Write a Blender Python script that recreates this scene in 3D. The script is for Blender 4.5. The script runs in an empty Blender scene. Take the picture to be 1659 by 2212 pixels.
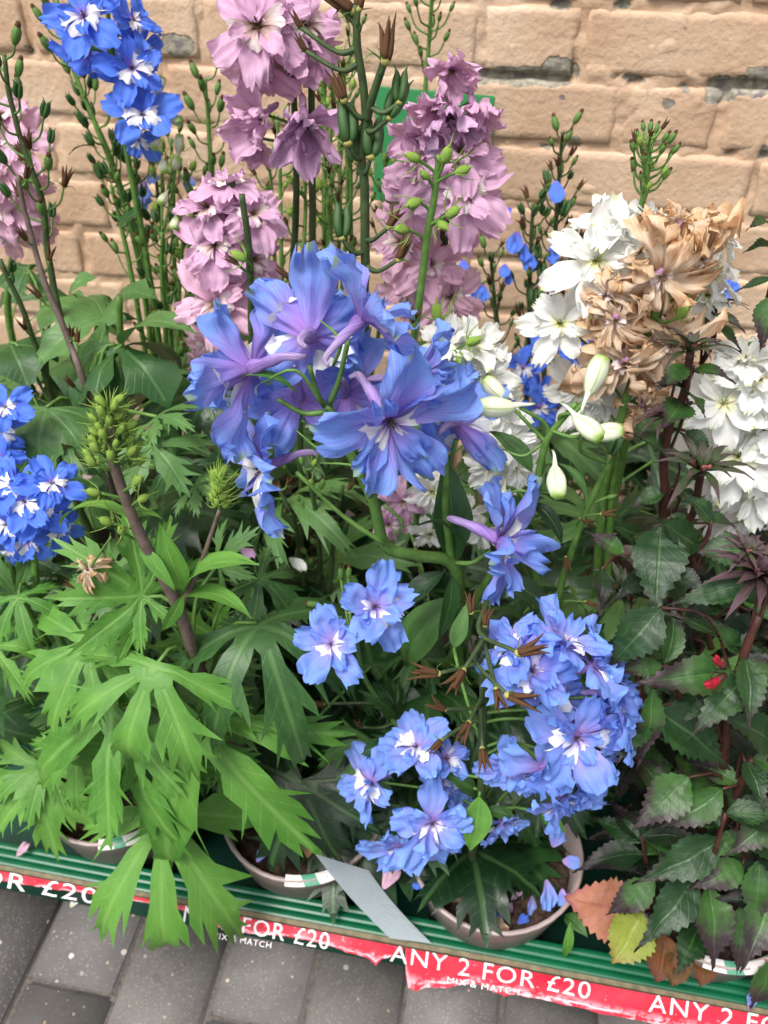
import bpy, bmesh, math, random
from mathutils import Vector, Matrix, noise
from mathutils.geometry import delaunay_2d_cdt

# ------------------------------------------------------------------ camera
sc = bpy.context.scene
PITCH, YAW, CAMZ, FPX, PW, PH = math.radians(40), math.radians(10.3), 0.95, 1789.0, 1659.0, 2212.0
cam_d = bpy.data.cameras.new("camera")
cam = bpy.data.objects.new("camera", cam_d)
sc.collection.objects.link(cam)
cam.location = (0, 0, CAMZ)
cam.rotation_euler = (math.pi / 2 - PITCH, 0, YAW)
cam_d.sensor_fit = 'VERTICAL'
cam_d.sensor_height = 36.0
cam_d.sensor_width = 27.0
cam_d.lens = 36.0 * FPX / PH
cam_d.clip_start = 0.02
cam_d.clip_end = 200
cam_d.dof.use_dof = True
cam_d.dof.focus_distance = 0.56
cam_d.dof.aperture_fstop = 9.0
sc.camera = cam

# ------------------------------------------------------------------ sky and sun (bright overcast)
SUN_EL, SUN_AZ = math.radians(62), math.radians(212)
w = bpy.data.worlds.new("World")
sc.world = w
w.use_nodes = True
wn, wl = w.node_tree.nodes, w.node_tree.links
sky = wn.new('ShaderNodeTexSky')
sky.sky_type = 'NISHITA'
sky.sun_disc = False
sky.sun_elevation = SUN_EL
sky.sun_rotation = SUN_AZ
sky.dust_density = 4.0
hs = wn.new('ShaderNodeHueSaturation')
hs.inputs['Saturation'].default_value = 0.22      # cloud cover greys the sky
wl.new(sky.outputs[0], hs.inputs['Color'])
wl.new(hs.outputs[0], wn['Background'].inputs['Color'])
wn['Background'].inputs['Strength'].default_value = 0.105
sun_d = bpy.data.lights.new("sun", 'SUN')
sun_d.energy = 1.5
sun_d.angle = math.radians(24)
sun_d.color = (1.0, 0.96, 0.9)
sun = bpy.data.objects.new("sun", sun_d)
sc.collection.objects.link(sun)
sun_dir = Vector((math.sin(SUN_AZ) * math.cos(SUN_EL), math.cos(SUN_AZ) * math.cos(SUN_EL), math.sin(SUN_EL)))
sun.rotation_euler = sun_dir.to_track_quat('Z', 'Y').to_euler()
sun.location = sun_dir * 5

sc.view_settings.view_transform = 'Standard'
sc.view_settings.look = 'None'
sc.view_settings.gamma = 1.0
sc.view_settings.exposure = 1.08
sc.cycles.use_denoising = True
sc.cycles.max_bounces = 6
sc.cycles.diffuse_bounces = 3
sc.cycles.glossy_bounces = 2
sc.cycles.transparent_max_bounces = 4
sc.cycles.transmission_bounces = 4
sc.cycles.caustics_reflective = False
sc.cycles.caustics_refractive = False

# ------------------------------------------------------------------ pixel -> place
RM = cam.rotation_euler.to_matrix()
RT, UP, BK = RM.col[0].copy(), RM.col[1].copy(), RM.col[2].copy()   # right, up, towards viewer
CAM = Vector((0, 0, CAMZ))


def ray(px, py):
    return -BK + RT * ((px - PW / 2) / FPX) - UP * ((py - PH / 2) / FPX)


def at(px, py, Y):
    d = ray(px, py)
    return CAM + d * (Y / d.y)


def atz(px, py, z):
    d = ray(px, py)
    return CAM + d * ((z - CAMZ) / d.z)


def cdir(r, u, t):
    return (RT * r + UP * u + BK * t).normalized()


R = random.Random(7)
COL = sc.collection

# ------------------------------------------------------------------ object helpers


def link(name, data, parent=None, mat=None):
    o = bpy.data.objects.new(name, data)
    COL.objects.link(o)
    if parent is not None:
        o.parent = parent
    if mat is not None:
        o.matrix_basis = mat
    return o


def mesh(name, verts, faces, mats, uvs=None, smooth=True, fm=None):
    me = bpy.data.meshes.new(name)
    me.from_pydata([tuple(v) for v in verts], [], faces)
    if not isinstance(mats, (list, tuple)):
        mats = [mats]
    for m in mats:
        me.materials.append(m)
    if uvs:
        lay = me.uv_layers.new(name="UVMap")
        idx = [0] * len(me.loops)
        me.loops.foreach_get("vertex_index", idx)
        flat = []
        for i in idx:
            flat.extend(uvs[i])
        lay.data.foreach_set("uv", flat)
    if fm:
        me.polygons.foreach_set("material_index", fm)
    if smooth:
        me.polygons.foreach_set("use_smooth", [True] * len(me.polygons))
    me.update()
    return me


class MB:
    def __init__(s):
        s.v, s.f, s.uv, s.fm = [], [], [], []

    def add(s, v, f, uv=None, m=0):
        o = len(s.v)
        s.v += [Vector(x) for x in v]
        s.uv += uv if uv else [(0.5, 0.0)] * len(v)
        for q in f:
            s.f.append(tuple(i + o for i in q))
            s.fm.append(m)

    def tube(s, pts, rad, sides=6, m=0, cap=True):
        pts = [Vector(p) for p in pts]
        n = len(pts)
        if not isinstance(rad, (list, tuple)):
            rad = [rad] * n
        vs, fs, uv = [], [], []
        prev = None
        for i, p in enumerate(pts):
            t = (pts[min(i + 1, n - 1)] - pts[max(i - 1, 0)])
            if t.length < 1e-9:
                t = Vector((0, 0, 1))
            t.normalize()
            if prev is None:
                a = Vector((1, 0, 0)) if abs(t.x) < 0.8 else Vector((0, 1, 0))
                a = (a - t * a.dot(t)).normalized()
            else:
                a = (prev - t * prev.dot(t))
                a = a.normalized() if a.length > 1e-6 else t.orthogonal().normalized()
            prev = a
            b = t.cross(a)
            for k in range(sides):
                an = 2 * math.pi * k / sides
                vs.append(p + (a * math.cos(an) + b * math.sin(an)) * rad[i])
                uv.append((i / max(1, n - 1), k / sides))
        for i in range(n - 1):
            for k in range(sides):
                k2 = (k + 1) % sides
                fs.append((i * sides + k, i * sides + k2, (i + 1) * sides + k2, (i + 1) * sides + k))
        if cap:
            fs.append(tuple(range(sides - 1, -1, -1)))
            fs.append(tuple((n - 1) * sides + k for k in range(sides)))
        s.add(vs, fs, uv, m)

    def ball(s, c, rx, rz, axis=Vector((0, 0, 1)), nu=8, nv=6, m=0, rib=0.0, ribs=5, sharp=1.0):
        axis = Vector(axis).normalized()
        a = axis.orthogonal().normalized()
        b = axis.cross(a)
        vs, uv, fs = [], [], []
        for i in range(nv + 1):
            th = math.pi * i / nv
            for k in range(nu):
                ph = 2 * math.pi * k / nu
                rr = math.sin(th) ** sharp * rx * (1 + rib * math.cos(ribs * ph))
                vs.append(Vector(c) + axis * (-math.cos(th) * rz) + (a * math.cos(ph) + b * math.sin(ph)) * rr)
                uv.append((i / nv, abs(math.cos(ribs * ph / 2))))
        for i in range(nv):
            for k in range(nu):
                k2 = (k + 1) % nu
                fs.append((i * nu + k, i * nu + k2, (i + 1) * nu + k2, (i + 1) * nu + k))
        s.add(vs, fs, uv, m)

    def build(s, name, mats, smooth=True):
        return mesh(name, s.v, s.f, mats, s.uv, smooth, s.fm if any(s.fm) else None)


def smooth_line(pts, k=6):
    pts = [Vector(p) for p in pts]
    if len(pts) < 3:
        return [pts[0].lerp(pts[-1], i / k) for i in range(k + 1)]
    out = []
    P = [pts[0] * 2 - pts[1]] + pts + [pts[-1] * 2 - pts[-2]]
    for i in range(1, len(P) - 2):
        p0, p1, p2, p3 = P[i - 1], P[i], P[i + 1], P[i + 2]
        for j in range(k):
            t = j / k
            out.append(0.5 * ((2 * p1) + (p2 - p0) * t + (2 * p0 - 5 * p1 + 4 * p2 - p3) * t * t + (3 * p1 - p0 - 3 * p2 + p3) * t ** 3))
    out.append(pts[-1])
    return out


def frame(origin, y, zhint, scale=1.0, sx=None):
    y = Vector(y).normalized()
    z = Vector(zhint) - y * Vector(zhint).dot(y)
    if z.length < 1e-4:
        z = y.orthogonal()
    z.normalize()
    x = y.cross(z)
    sx = sx or scale
    m = Matrix(((x.x * sx, y.x * scale, z.x * scale, origin.x),
                (x.y * sx, y.y * scale, z.y * scale, origin.y),
                (x.z * sx, y.z * scale, z.z * scale, origin.z), (0, 0, 0, 1)))
    return m


def tag(o, label=None, cat=None, group=None, kind=None):
    if label:
        o["label"] = label
    if cat:
        o["category"] = cat
    if group:
        o["group"] = group
    if kind:
        o["kind"] = kind
    return o


# ------------------------------------------------------------------ materials
def srgb(r, g, b):
    f = lambda c: (c / 255 / 12.92) if c / 255 <= 0.04045 else ((c / 255 + 0.055) / 1.055) ** 2.4
    return (f(r), f(g), f(b), 1)


class NT:
    def __init__(s, name):
        s.m = bpy.data.materials.new(name)
        s.m.use_nodes = True
        s.t = s.m.node_tree
        s.n, s.l = s.t.nodes, s.t.links
        s.b = s.n['Principled BSDF']

    def new(s, k, **kw):
        n = s.n.new(k)
        for a, v in kw.items():
            setattr(n, a, v)
        return n

    def put(s, sock, v):
        if hasattr(v, 'is_linked') or hasattr(v, 'links'):
            s.l.new(v, sock)
        else:
            sock.default_value = v

    def math(s, op, a, b=0.0, c=0.0, clamp=False):
        n = s.new('ShaderNodeMath', operation=op, use_clamp=clamp)
        s.put(n.inputs[0], a)
        s.put(n.inputs[1], b)
        s.put(n.inputs[2], c)
        return n.outputs[0]

    def mix(s, f, a, b, mode='MIX'):
        n = s.new('ShaderNodeMix', data_type='RGBA', blend_type=mode)
        s.put(n.inputs[0], f)
        s.put(n.inputs[6], a)
        s.put(n.inputs[7], b)
        return n.outputs[2]

    def ramp(s, f, stops, interp='LINEAR'):
        n = s.new('ShaderNodeValToRGB')
        n.color_ramp.interpolation = interp
        e = n.color_ramp.elements
        while len(e) < len(stops):
            e.new(0.5)
        for i, (p, c) in enumerate(stops):
            e[i].position = p
            e[i].color = c
        s.put(n.inputs[0], f)
        return n.outputs[0]

    def noise(s, vec, scale, detail=3.0, rough=0.55):
        n = s.new('ShaderNodeTexNoise')
        if vec is not None:
            s.l.new(vec, n.inputs['Vector'])
        n.inputs['Scale'].default_value = scale
        n.inputs['Detail'].default_value = detail
        n.inputs['Roughness'].default_value = rough
        return n.outputs[0]

    def step(s, v, lo, hi):
        n = s.new('ShaderNodeMapRange', interpolation_type='SMOOTHSTEP')
        s.put(n.inputs[0], v)
        n.inputs[1].default_value = lo
        n.inputs[2].default_value = hi
        return n.outputs[0]

    def obj(s):
        return s.new('ShaderNodeTexCoord').outputs['Object']

    def pos(s):
        return s.new('ShaderNodeNewGeometry').outputs['Position']

    def rnd(s):
        return s.new('ShaderNodeObjectInfo').outputs['Random']

    def uv(s):
        n = s.new('ShaderNodeSeparateXYZ')
        s.l.new(s.new('ShaderNodeTexCoord').outputs['UV'], n.inputs[0])
        return n.outputs[0], n.outputs[1]

    def comb(s, x, y, z=0.0):
        n = s.new('ShaderNodeCombineXYZ')
        s.put(n.inputs[0], x)
        s.put(n.inputs[1], y)
        s.put(n.inputs[2], z)
        return n.outputs[0]

    def bump(s, h, strength=0.3, dist=0.001):
        n = s.new('ShaderNodeBump')
        n.inputs['Strength'].default_value = strength
        n.inputs['Distance'].default_value = dist
        s.l.new(h, n.inputs['Height'])
        s.l.new(n.outputs[0], s.b.inputs['Normal'])
        return n.outputs[0]

    def set(s, col, rough=0.6, spec=0.4, trans=0.0, tcol=None):
        s.put(s.b.inputs['Base Color'], col)
        s.put(s.b.inputs['Roughness'], rough)
        s.b.inputs['Specular IOR Level'].default_value = spec
        if trans:
            t = s.new('ShaderNodeBsdfTranslucent')
            s.put(t.inputs['Color'], tcol if tcol is not None else col)
            mx = s.new('ShaderNodeMixShader')
            mx.inputs[0].default_value = trans
            s.l.new(s.b.outputs[0], mx.inputs[1])
            s.l.new(t.outputs[0], mx.inputs[2])
            s.l.new(mx.outputs[0], s.n['Material Output'].inputs[0])
        return s.m


def petal_mat(name, base, mid, tip, vein, trans=0.3, a=0.25, b=0.7, spot=None, rough=0.6, bmp=0.45):
    t = NT(name)
    u, v = t.uv()
    rn = t.rnd()
    n1 = t.noise(t.comb(t.math('MULTIPLY', v, 2.2), t.math('MULTIPLY', u, 2.0), t.math('MULTIPLY', rn, 37.0)), 1.6, 2)
    uu = t.math('ADD', u, t.math('MULTIPLY', t.math('SUBTRACT', n1, 0.5), 0.55))
    uu = t.math('ADD', uu, t.math('MULTIPLY', t.math('SUBTRACT', rn, 0.5), 0.25))
    col = t.ramp(uu, [(0.0, base), (a, mid), (b, tip), (1.0, tip)])
    # fine veins that fan out along the petal
    fan = t.math('DIVIDE', v, t.math('ADD', t.math('MULTIPLY', u, 0.6), 0.4))
    vn = t.noise(t.comb(t.math('MULTIPLY', fan, 22.0), t.math('MULTIPLY', u, 1.8), t.math('MULTIPLY', rn, 11.0)), 1.0, 2)
    vm = t.math('MULTIPLY', t.step(vn, 0.48, 0.64), 0.6)
    col = t.mix(vm, col, vein)
    if spot is not None:
        sp = t.math('MULTIPLY', t.step(u, 0.86, 0.97), t.math('SUBTRACT', 1.0, t.step(t.math('ABSOLUTE', v), 0.08, 0.3)))
        col = t.mix(t.math('MULTIPLY', sp, 0.8), col, spot)
    t.bump(t.math('ADD', vn, t.math('MULTIPLY', n1, 0.6)), bmp, 0.0010)
    return t.set(col, rough, 0.3, trans)


M = {}
M['blue'] = petal_mat('blue_petal', srgb(192, 146, 222), srgb(168, 162, 240), srgb(134, 172, 247), srgb(128, 112, 216), 0.42, 0.34, 0.72, spot=srgb(150, 176, 110))
M['deepblue'] = petal_mat('deep_blue_petal', srgb(150, 112, 212), srgb(96, 128, 236), srgb(90, 136, 240), srgb(92, 100, 222), 0.3, 0.2, 0.5)
M['paleblue'] = petal_mat('light_blue_petal', srgb(202, 164, 224), srgb(156, 168, 242), srgb(128, 170, 246), srgb(134, 128, 226), 0.36, 0.36, 0.82)
M['mauve'] = petal_mat('mauve_petal', srgb(192, 130, 178), srgb(214, 168, 202), srgb(222, 182, 210), srgb(192, 140, 182), 0.32, 0.2, 0.6)
M['pink'] = petal_mat('pink_petal', srgb(206, 148, 180), srgb(226, 180, 204), srgb(230, 190, 212), srgb(208, 152, 186), 0.32, 0.2, 0.6)
M['wilt'] = petal_mat('wilting_mauve_petal', srgb(128, 92, 132), srgb(190, 146, 186), srgb(212, 174, 208), srgb(158, 116, 158), 0.25, 0.3, 0.7)
M['white'] = petal_mat('white_petal', srgb(214, 226, 178), srgb(238, 240, 230), srgb(240, 241, 239), srgb(222, 228, 214), 0.32, 0.14, 0.4, spot=srgb(190, 206, 120))
M['dry'] = petal_mat('dried_petal', srgb(186, 154, 116), srgb(247, 234, 216), srgb(247, 212, 170), srgb(236, 190, 146), 0.46, 0.3, 0.95, rough=0.85, bmp=0.8)
M['bee'] = petal_mat('white_eye_petal', srgb(130, 96, 190), srgb(236, 232, 240), srgb(240, 240, 240), srgb(206, 200, 224), 0.2, 0.3, 0.5)
M['beeyellow'] = petal_mat('cream_eye_petal', srgb(196, 204, 120), srgb(232, 230, 178), srgb(240, 238, 212), srgb(214, 214, 150), 0.2, 0.3, 0.6)
M['beebrown'] = petal_mat('brownish_eye_petal', srgb(84, 56, 48), srgb(186, 156, 150), srgb(236, 222, 222), srgb(150, 120, 112), 0.15, 0.35, 0.7)
M['spur'] = petal_mat('mauve_spur', srgb(172, 134, 208), srgb(170, 140, 212), srgb(200, 178, 214), srgb(92, 66, 150), 0.25, 0.3, 0.9, bmp=0.8)
M['spurpink'] = petal_mat('pink_spur', srgb(186, 140, 180), srgb(196, 148, 190), srgb(200, 170, 190), srgb(140, 96, 140), 0.2, 0.3, 0.9)
M['spurwhite'] = petal_mat('pale_spur', srgb(214, 226, 190), srgb(232, 236, 216), srgb(232, 236, 220), srgb(200, 214, 170), 0.2, 0.3, 0.9)


def leaf_mat(name, dark, light, vein, tip=None, tipa=0.6, rough=0.42, trans=0.25, nscale=3.0, side=9.0, varn=0.3, svs=0.4, mrs=0.75):
    t = NT(name)
    u, v = t.uv()
    rn = t.rnd()
    av = t.math('ABSOLUTE', v)
    n1 = t.noise(t.comb(v, u, t.math('MULTIPLY', rn, 53.0)), nscale, 4, 0.6)
    f = t.math('ADD', n1, t.math('MULTIPLY', t.math('SUBTRACT', rn, 0.5), varn * 2))
    col = t.ramp(f, [(0.3, dark), (0.75, light)])
    # side veins leave the midrib at a slant
    ph = t.math('MULTIPLY', t.math('SUBTRACT', u, t.math('MULTIPLY', av, 0.28)), side)
    fr = t.math('ABSOLUTE', t.math('SUBTRACT', t.math('FRACT', ph), 0.5))
    sv = t.math('MULTIPLY', t.math('SUBTRACT', 1.0, t.step(fr, 0.0, 0.09)), svs)
    mr = t.math('MULTIPLY', t.math('SUBTRACT', 1.0, t.step(av, 0.02, 0.1)), mrs)
    vm = t.math('MAXIMUM', sv, mr)
    if tip is not None:
        tn = t.math('ADD', t.math('ADD', u, t.math('MULTIPLY', av, 0.22)), t.math('MULTIPLY', t.math('SUBTRACT', n1, 0.5), 0.7))
        tn = t.math('ADD', tn, t.math('MULTIPLY', t.math('SUBTRACT', rn, 0.5), 0.5))
        col = t.mix(t.step(tn, tipa, tipa + 0.4), col, tip)
    col = t.mix(t.math('MULTIPLY', vm, 0.6), col, vein)
    nf = t.noise(t.comb(v, u, t.math('MULTIPLY', rn, 91.0)), 26.0, 3, 0.65)
    col = t.mix(t.math('MULTIPLY', t.step(nf, 0.5, 0.75), 0.3), col, dark)
    col = t.mix(t.math('MULTIPLY', t.step(nf, 0.66, 0.72), 0.35), col, vein)
    h = t.math('SUBTRACT', t.math('ADD', t.math('MULTIPLY', n1, 0.6), t.math('MULTIPLY', nf, 0.35)), vm)
    t.bump(h, 0.5, 0.0012)
    return t.set(col, rough, 0.4, trans, t.mix(0.5, col, light))


M['leaf_light'] = leaf_mat('bright_green_leaf', srgb(70, 122, 42), srgb(108, 160, 68), srgb(140, 184, 98), trans=0.26, rough=0.5, side=9, svs=0.3, mrs=0.6, nscale=2.2, varn=0.2)
M['leaf_mid'] = leaf_mat('mid_green_leaf', srgb(44, 82, 38), srgb(90, 130, 70), srgb(114, 150, 90), trans=0.18, side=9, svs=0.25, mrs=0.55, nscale=2.0)
M['leaf_dark'] = leaf_mat('dark_green_leaf', srgb(16, 42, 20), srgb(42, 78, 38), srgb(84, 120, 68), trans=0.12, rough=0.36, side=7, svs=0.2, mrs=0.6)
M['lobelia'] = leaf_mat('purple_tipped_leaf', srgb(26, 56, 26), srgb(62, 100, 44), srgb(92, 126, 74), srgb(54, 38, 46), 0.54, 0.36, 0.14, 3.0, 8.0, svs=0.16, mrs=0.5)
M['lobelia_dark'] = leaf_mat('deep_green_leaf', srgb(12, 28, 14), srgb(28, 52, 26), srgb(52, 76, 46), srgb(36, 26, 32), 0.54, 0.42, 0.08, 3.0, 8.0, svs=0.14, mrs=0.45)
M['leaf_pink'] = leaf_mat('salmon_leaf', srgb(186, 124, 92), srgb(204, 146, 134), srgb(150, 82, 80), srgb(172, 104, 112), 0.7, 0.6, 0.25, 3, 7)
M['leaf_yellow'] = leaf_mat('yellow_green_leaf', srgb(108, 128, 40), srgb(146, 158, 66), srgb(160, 172, 94), srgb(150, 130, 70), 0.8, 0.5, 0.25, 3, 7)
M['leaf_rust'] = leaf_mat('rusty_leaf', srgb(56, 58, 26), srgb(132, 74, 38), srgb(120, 60, 40), srgb(96, 50, 34), 0.7, 0.6, 0.2, 3, 7, 0.1)
M['leaf_tan'] = leaf_mat('withered_leaf', srgb(168, 122, 84), srgb(206, 166, 130), srgb(140, 100, 70), rough=0.8, trans=0.2)


def plain(name, c1, c2, scale=60, rough=0.6, spec=0.35, bump=0.3, bd=0.0008, trans=0.0):
    t = NT(name)
    n = t.noise(t.obj(), scale, 4, 0.6)
    t.bump(n, bump, bd)
    return t.set(t.ramp(n, [(0.3, c1), (0.7, c2)]), rough, spec, trans)


M['stem'] = plain('green_stem', srgb(66, 100, 44), srgb(100, 138, 64), 90, 0.5)
M['stem_dark'] = plain('dark_green_stem', srgb(46, 62, 36), srgb(70, 90, 50), 90, 0.55)
M['stem_brown'] = plain('purple_brown_stem', srgb(86, 72, 66), srgb(116, 100, 92), 120, 0.6)
M['stem_purple'] = plain('blackish_stem', srgb(52, 30, 30), srgb(84, 50, 40), 120, 0.5)
M['pod_green'] = plain('green_pod', srgb(34, 66, 30), srgb(64, 100, 48), 160, 0.45, 0.4)
M['pod_brown'] = plain('brown_pod', srgb(58, 36, 26), srgb(112, 82, 54), 220, 0.8, 0.2, 0.6)
M['pod_cap'] = plain('pod_base', srgb(130, 150, 70), srgb(186, 160, 100), 160, 0.6)
M['bud_green'] = plain('lime_bud', srgb(124, 164, 60), srgb(172, 202, 100), 220, 0.65, 0.25, 0.8, 0.0012)
M['red'] = plain('crimson_bud', srgb(122, 12, 32), srgb(178, 30, 56), 200, 0.5)
M['soil'] = plain('compost', srgb(34, 26, 22), srgb(84, 68, 58), 140, 0.95, 0.1, 1.0, 0.004)
M['anther'] = plain('dark_stamen', srgb(60, 50, 36), srgb(120, 110, 60), 300, 0.7)


def bud_mat():
    t = NT('white_green_bud')
    u, v = t.uv()
    n = t.noise(t.obj(), 3.0, 3)
    g = t.math('MAXIMUM', t.step(t.math('ADD', u, t.math('MULTIPLY', n, 0.3)), 0.8, 1.15), t.math('MULTIPLY', t.step(v, 0.8, 1.0), 0.75))
    c = t.mix(g, srgb(234, 238, 214), srgb(150, 186, 84))
    t.bump(n, 0.2, 0.0005)
    return t.set(c, 0.45, 0.4, 0.25)


M['bud_white'] = bud_mat()

# ================================================================== SETTING
# ------------------------------------------------------------------ wall
YW = 1.08
CH = [(1112, 165, 128, 19), (1205, 155, 40, 32), (1209, 10, 21, 12), (1372, 169, 21, 12), (1479, 190, 12, 9), (1442, 223, 19, 10),
      (1556, 194, 30, 31), (1628, 184, 46, 27), (1642, 156, 24, 15), (1578, 328, 10, 7), (1651, 330, 10, 15), (1345, 8, 15, 11),
      (382, 98, 42, 27), (65, 110, 10, 10), (1022, 600, 16, 32), (1244, 306, 14, 11), (1180, 318, 16, 8), (1330, 160, 6, 4), (1215, 208, 8, 7)]
CHIPS = []
for (cx, cy, rx, ry) in CH:
    p = at(cx, cy, YW)
    CHIPS.append((p.x, p.z, rx / 1780.0, ry / 1880.0))


def wall_mat():
    t = NT('painted_brick')
    p = t.pos()
    nz = t.new('ShaderNodeTexNoise')
    t.l.new(p, nz.inputs['Vector'])
    nz.inputs['Scale'].default_value = 70
    nz.inputs['Detail'].default_value = 4
    off = t.new('ShaderNodeVectorMath', operation='MULTIPLY_ADD')
    t.l.new(nz.outputs['Color'], off.inputs[0])
    off.inputs[1].default_value = (0.022, 0, 0.016)
    t.l.new(p, off.inputs[2])
    best = None
    for (cx, cz, rx, rz) in CHIPS:
        a = t.new('ShaderNodeVectorMath', operation='SUBTRACT')
        t.l.new(off.outputs[0], a.inputs[0])
        a.inputs[1].default_value = (cx + 0.011, 0, cz + 0.008)
        b = t.new('ShaderNodeVectorMath', operation='MULTIPLY')
        t.l.new(a.outputs[0], b.inputs[0])
        b.inputs[1].default_value = (1 / rx, 0, 1 / rz)
        c = t.new('ShaderNodeVectorMath', operation='LENGTH')
        t.l.new(b.outputs[0], c.inputs[0])
        best = c.outputs['Value'] if best is None else t.math('MINIMUM', best, c.outputs['Value'])
    chip = t.math('SUBTRACT', 1.0, t.step(best, 0.9, 1.0))
    n1 = t.noise(p, 9, 5, 0.6)
    n2 = t.noise(p, 130, 4, 0.6)
    n3 = t.noise(p, 900, 2, 0.5)
    n4 = t.noise(p, 38, 4, 0.65)
    paint = t.ramp(n1, [(0.3, srgb(192, 158, 130)), (0.5, srgb(206, 176, 148)), (0.72, srgb(216, 190, 164))])
    paint = t.mix(t.math('MULTIPLY', t.rnd(), 0.22), paint, srgb(176, 140, 112))
    grime = t.step(n4, 0.6, 0.78)
    paint = t.mix(t.math('MULTIPLY', grime, 0.3), paint, srgb(150, 118, 94))
    bare = t.ramp(n2, [(0.3, srgb(112, 106, 92)), (0.5, srgb(152, 146, 130)), (0.72, srgb(184, 176, 162))])
    bare = t.mix(t.step(t.noise(p, 60, 2), 0.56, 0.66), bare, srgb(126, 114, 116))
    col = t.mix(chip, paint, bare)
    h = t.math('ADD', t.math('MULTIPLY', n2, 0.6), t.math('MULTIPLY', n3, 0.12))
    h = t.math('ADD', h, t.math('MULTIPLY', n4, 0.8))
    h = t.math('SUBTRACT', h, t.math('MULTIPLY', chip, 0.9))
    t.bump(h, 0.75, 0.0035)
    return t.set(col, t.math('ADD', 0.5, t.math('MULTIPLY', chip, 0.4)), 0.35)


M['wall'] = wall_mat()
CRS = 0.0745
ZREF = 0.719
brick_wall = tag(link('brick_wall', None, None, Matrix.Translation((0, YW, 0))), 'cream painted brick wall with chipped grey mortar patches behind the flowers', 'wall')
K0 = -int(ZREF / CRS)
ZB = ZREF + K0 * CRS - CRS
# mortar sheet, lumpy, pushed back where the paint and mortar are knocked out
xs0, xs1, zs0, zs1, st = -0.85, 0.75, 0.2, 1.02, 0.0055
nx, nz_ = int((xs1 - xs0) / st), int((zs1 - zs0) / st)
vv, ff = [], []
for j in range(nz_ + 1):
    for i in range(nx + 1):
        x, z = xs0 + i * st, zs0 + j * st
        d = 0.0008 + 0.0030 * noise.noise(Vector((x * 26, z * 26, 3))) + 0.0036 * noise.noise(Vector((x * 75, z * 75, 9)))
        d += 0.003 * noise.noise(Vector((x * 7, z * 16, 1)))
        for (cx, cz, rx, rz) in CHIPS:
            q = math.hypot((x - cx) / (rx * 1.05), (z - cz) / (rz * 1.05)) + 0.25 * noise.noise(Vector((x * 60, z * 60, 5)))
            if q < 1.0:
                d = max(d, 0.003 + 0.006 * min(1, (1 - q) * 3) + 0.003 * noise.noise(Vector((x * 140, z * 140, 2))))
        vv.append((x, d, z))
for j in range(nz_):
    for i in range(nx):
        a = j * (nx + 1) + i
        ff.append((a, a + 1, a + nx + 2, a + nx + 1))
link('mortar', mesh('mortar', vv, ff, M['wall']), brick_wall)
b = MB()


def boxv(x0, x1, y0, y1, z0, z1):
    v = [(x0, y0, z0), (x1, y0, z0), (x1, y1, z0), (x0, y1, z0), (x0, y0, z1), (x1, y0, z1), (x1, y1, z1), (x0, y1, z1)]
    return v, [(0, 3, 2, 1), (4, 5, 6, 7), (0, 1, 5, 4), (1, 2, 6, 5), (2, 3, 7, 6), (3, 0, 4, 7)]


b.add(*boxv(-3.0, 3.0, 0.028, 0.24, -0.05, 2.6))
b.add(*boxv(-3.0, xs0, 0.008, 0.028, -0.05, 2.6))
b.add(*boxv(xs1, 3.0, 0.008, 0.028, -0.05, 2.6))
b.add(*boxv(xs0, xs1, 0.008, 0.028, zs1, 2.6))
b.add(*boxv(xs0, xs1, 0.008, 0.028, -0.05, zs0))
link('wall_core', b.build('wall_core', M['wall'], False), brick_wall)


def brick_data(L, seed):
    H, rr = 0.0655, random.Random(seed)
    n, m = (8 if L > 0.15 else 5), 4
    v, f = [], []
    ins = 0.0035
    for j in range(m + 1):
        for i in range(n + 1):
            g = lambda i, n, L: (ins if i == 0 else L - ins if i == n else ins + 0.006 + (L - 2 * ins - 0.012) * (i - 1) / (n - 2))
            x, z = -L / 2 + g(i, n, L), g(j, m, H)
            v.append((x + rr.uniform(-1, 1) * 0.0014, -0.0022 + 0.0016 * noise.noise(Vector((x * 22 + seed, z * 30, seed))) + rr.uniform(-1, 1) * 0.0004, z + rr.uniform(-1, 1) * 0.0014))
    for j in range(m):
        for i in range(n):
            a = j * (n + 1) + i
            f.append((a, a + 1, a + n + 2, a + n + 1))
    per = [(i, 0) for i in range(n)] + [(n, j) for j in range(m)] + [(i, m) for i in range(n, 0, -1)] + [(0, j) for j in range(m, 0, -1)]
    inner = [j * (n + 1) + i for i, j in per]
    prev = inner
    for (e, y) in ((0.0, 0.0008), (0.0022, 0.026)):
        ring = []
        for (i, j) in per:
            x, z = -L / 2 - e + (L + 2 * e) * i / n, -e + (H + 2 * e) * j / m
            wb = 0.0024 if e == 0 else 0.0
            ring.append(len(v))
            v.append((x + wb * rr.uniform(-1, 1), y, z + wb * rr.uniform(-1, 1)))
        for q in range(len(per)):
            q2 = (q + 1) % len(per)
            f.append((prev[q2], prev[q], ring[q], ring[q2]))
        prev = ring
    return mesh('brick', v, f, M['wall'])


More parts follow.
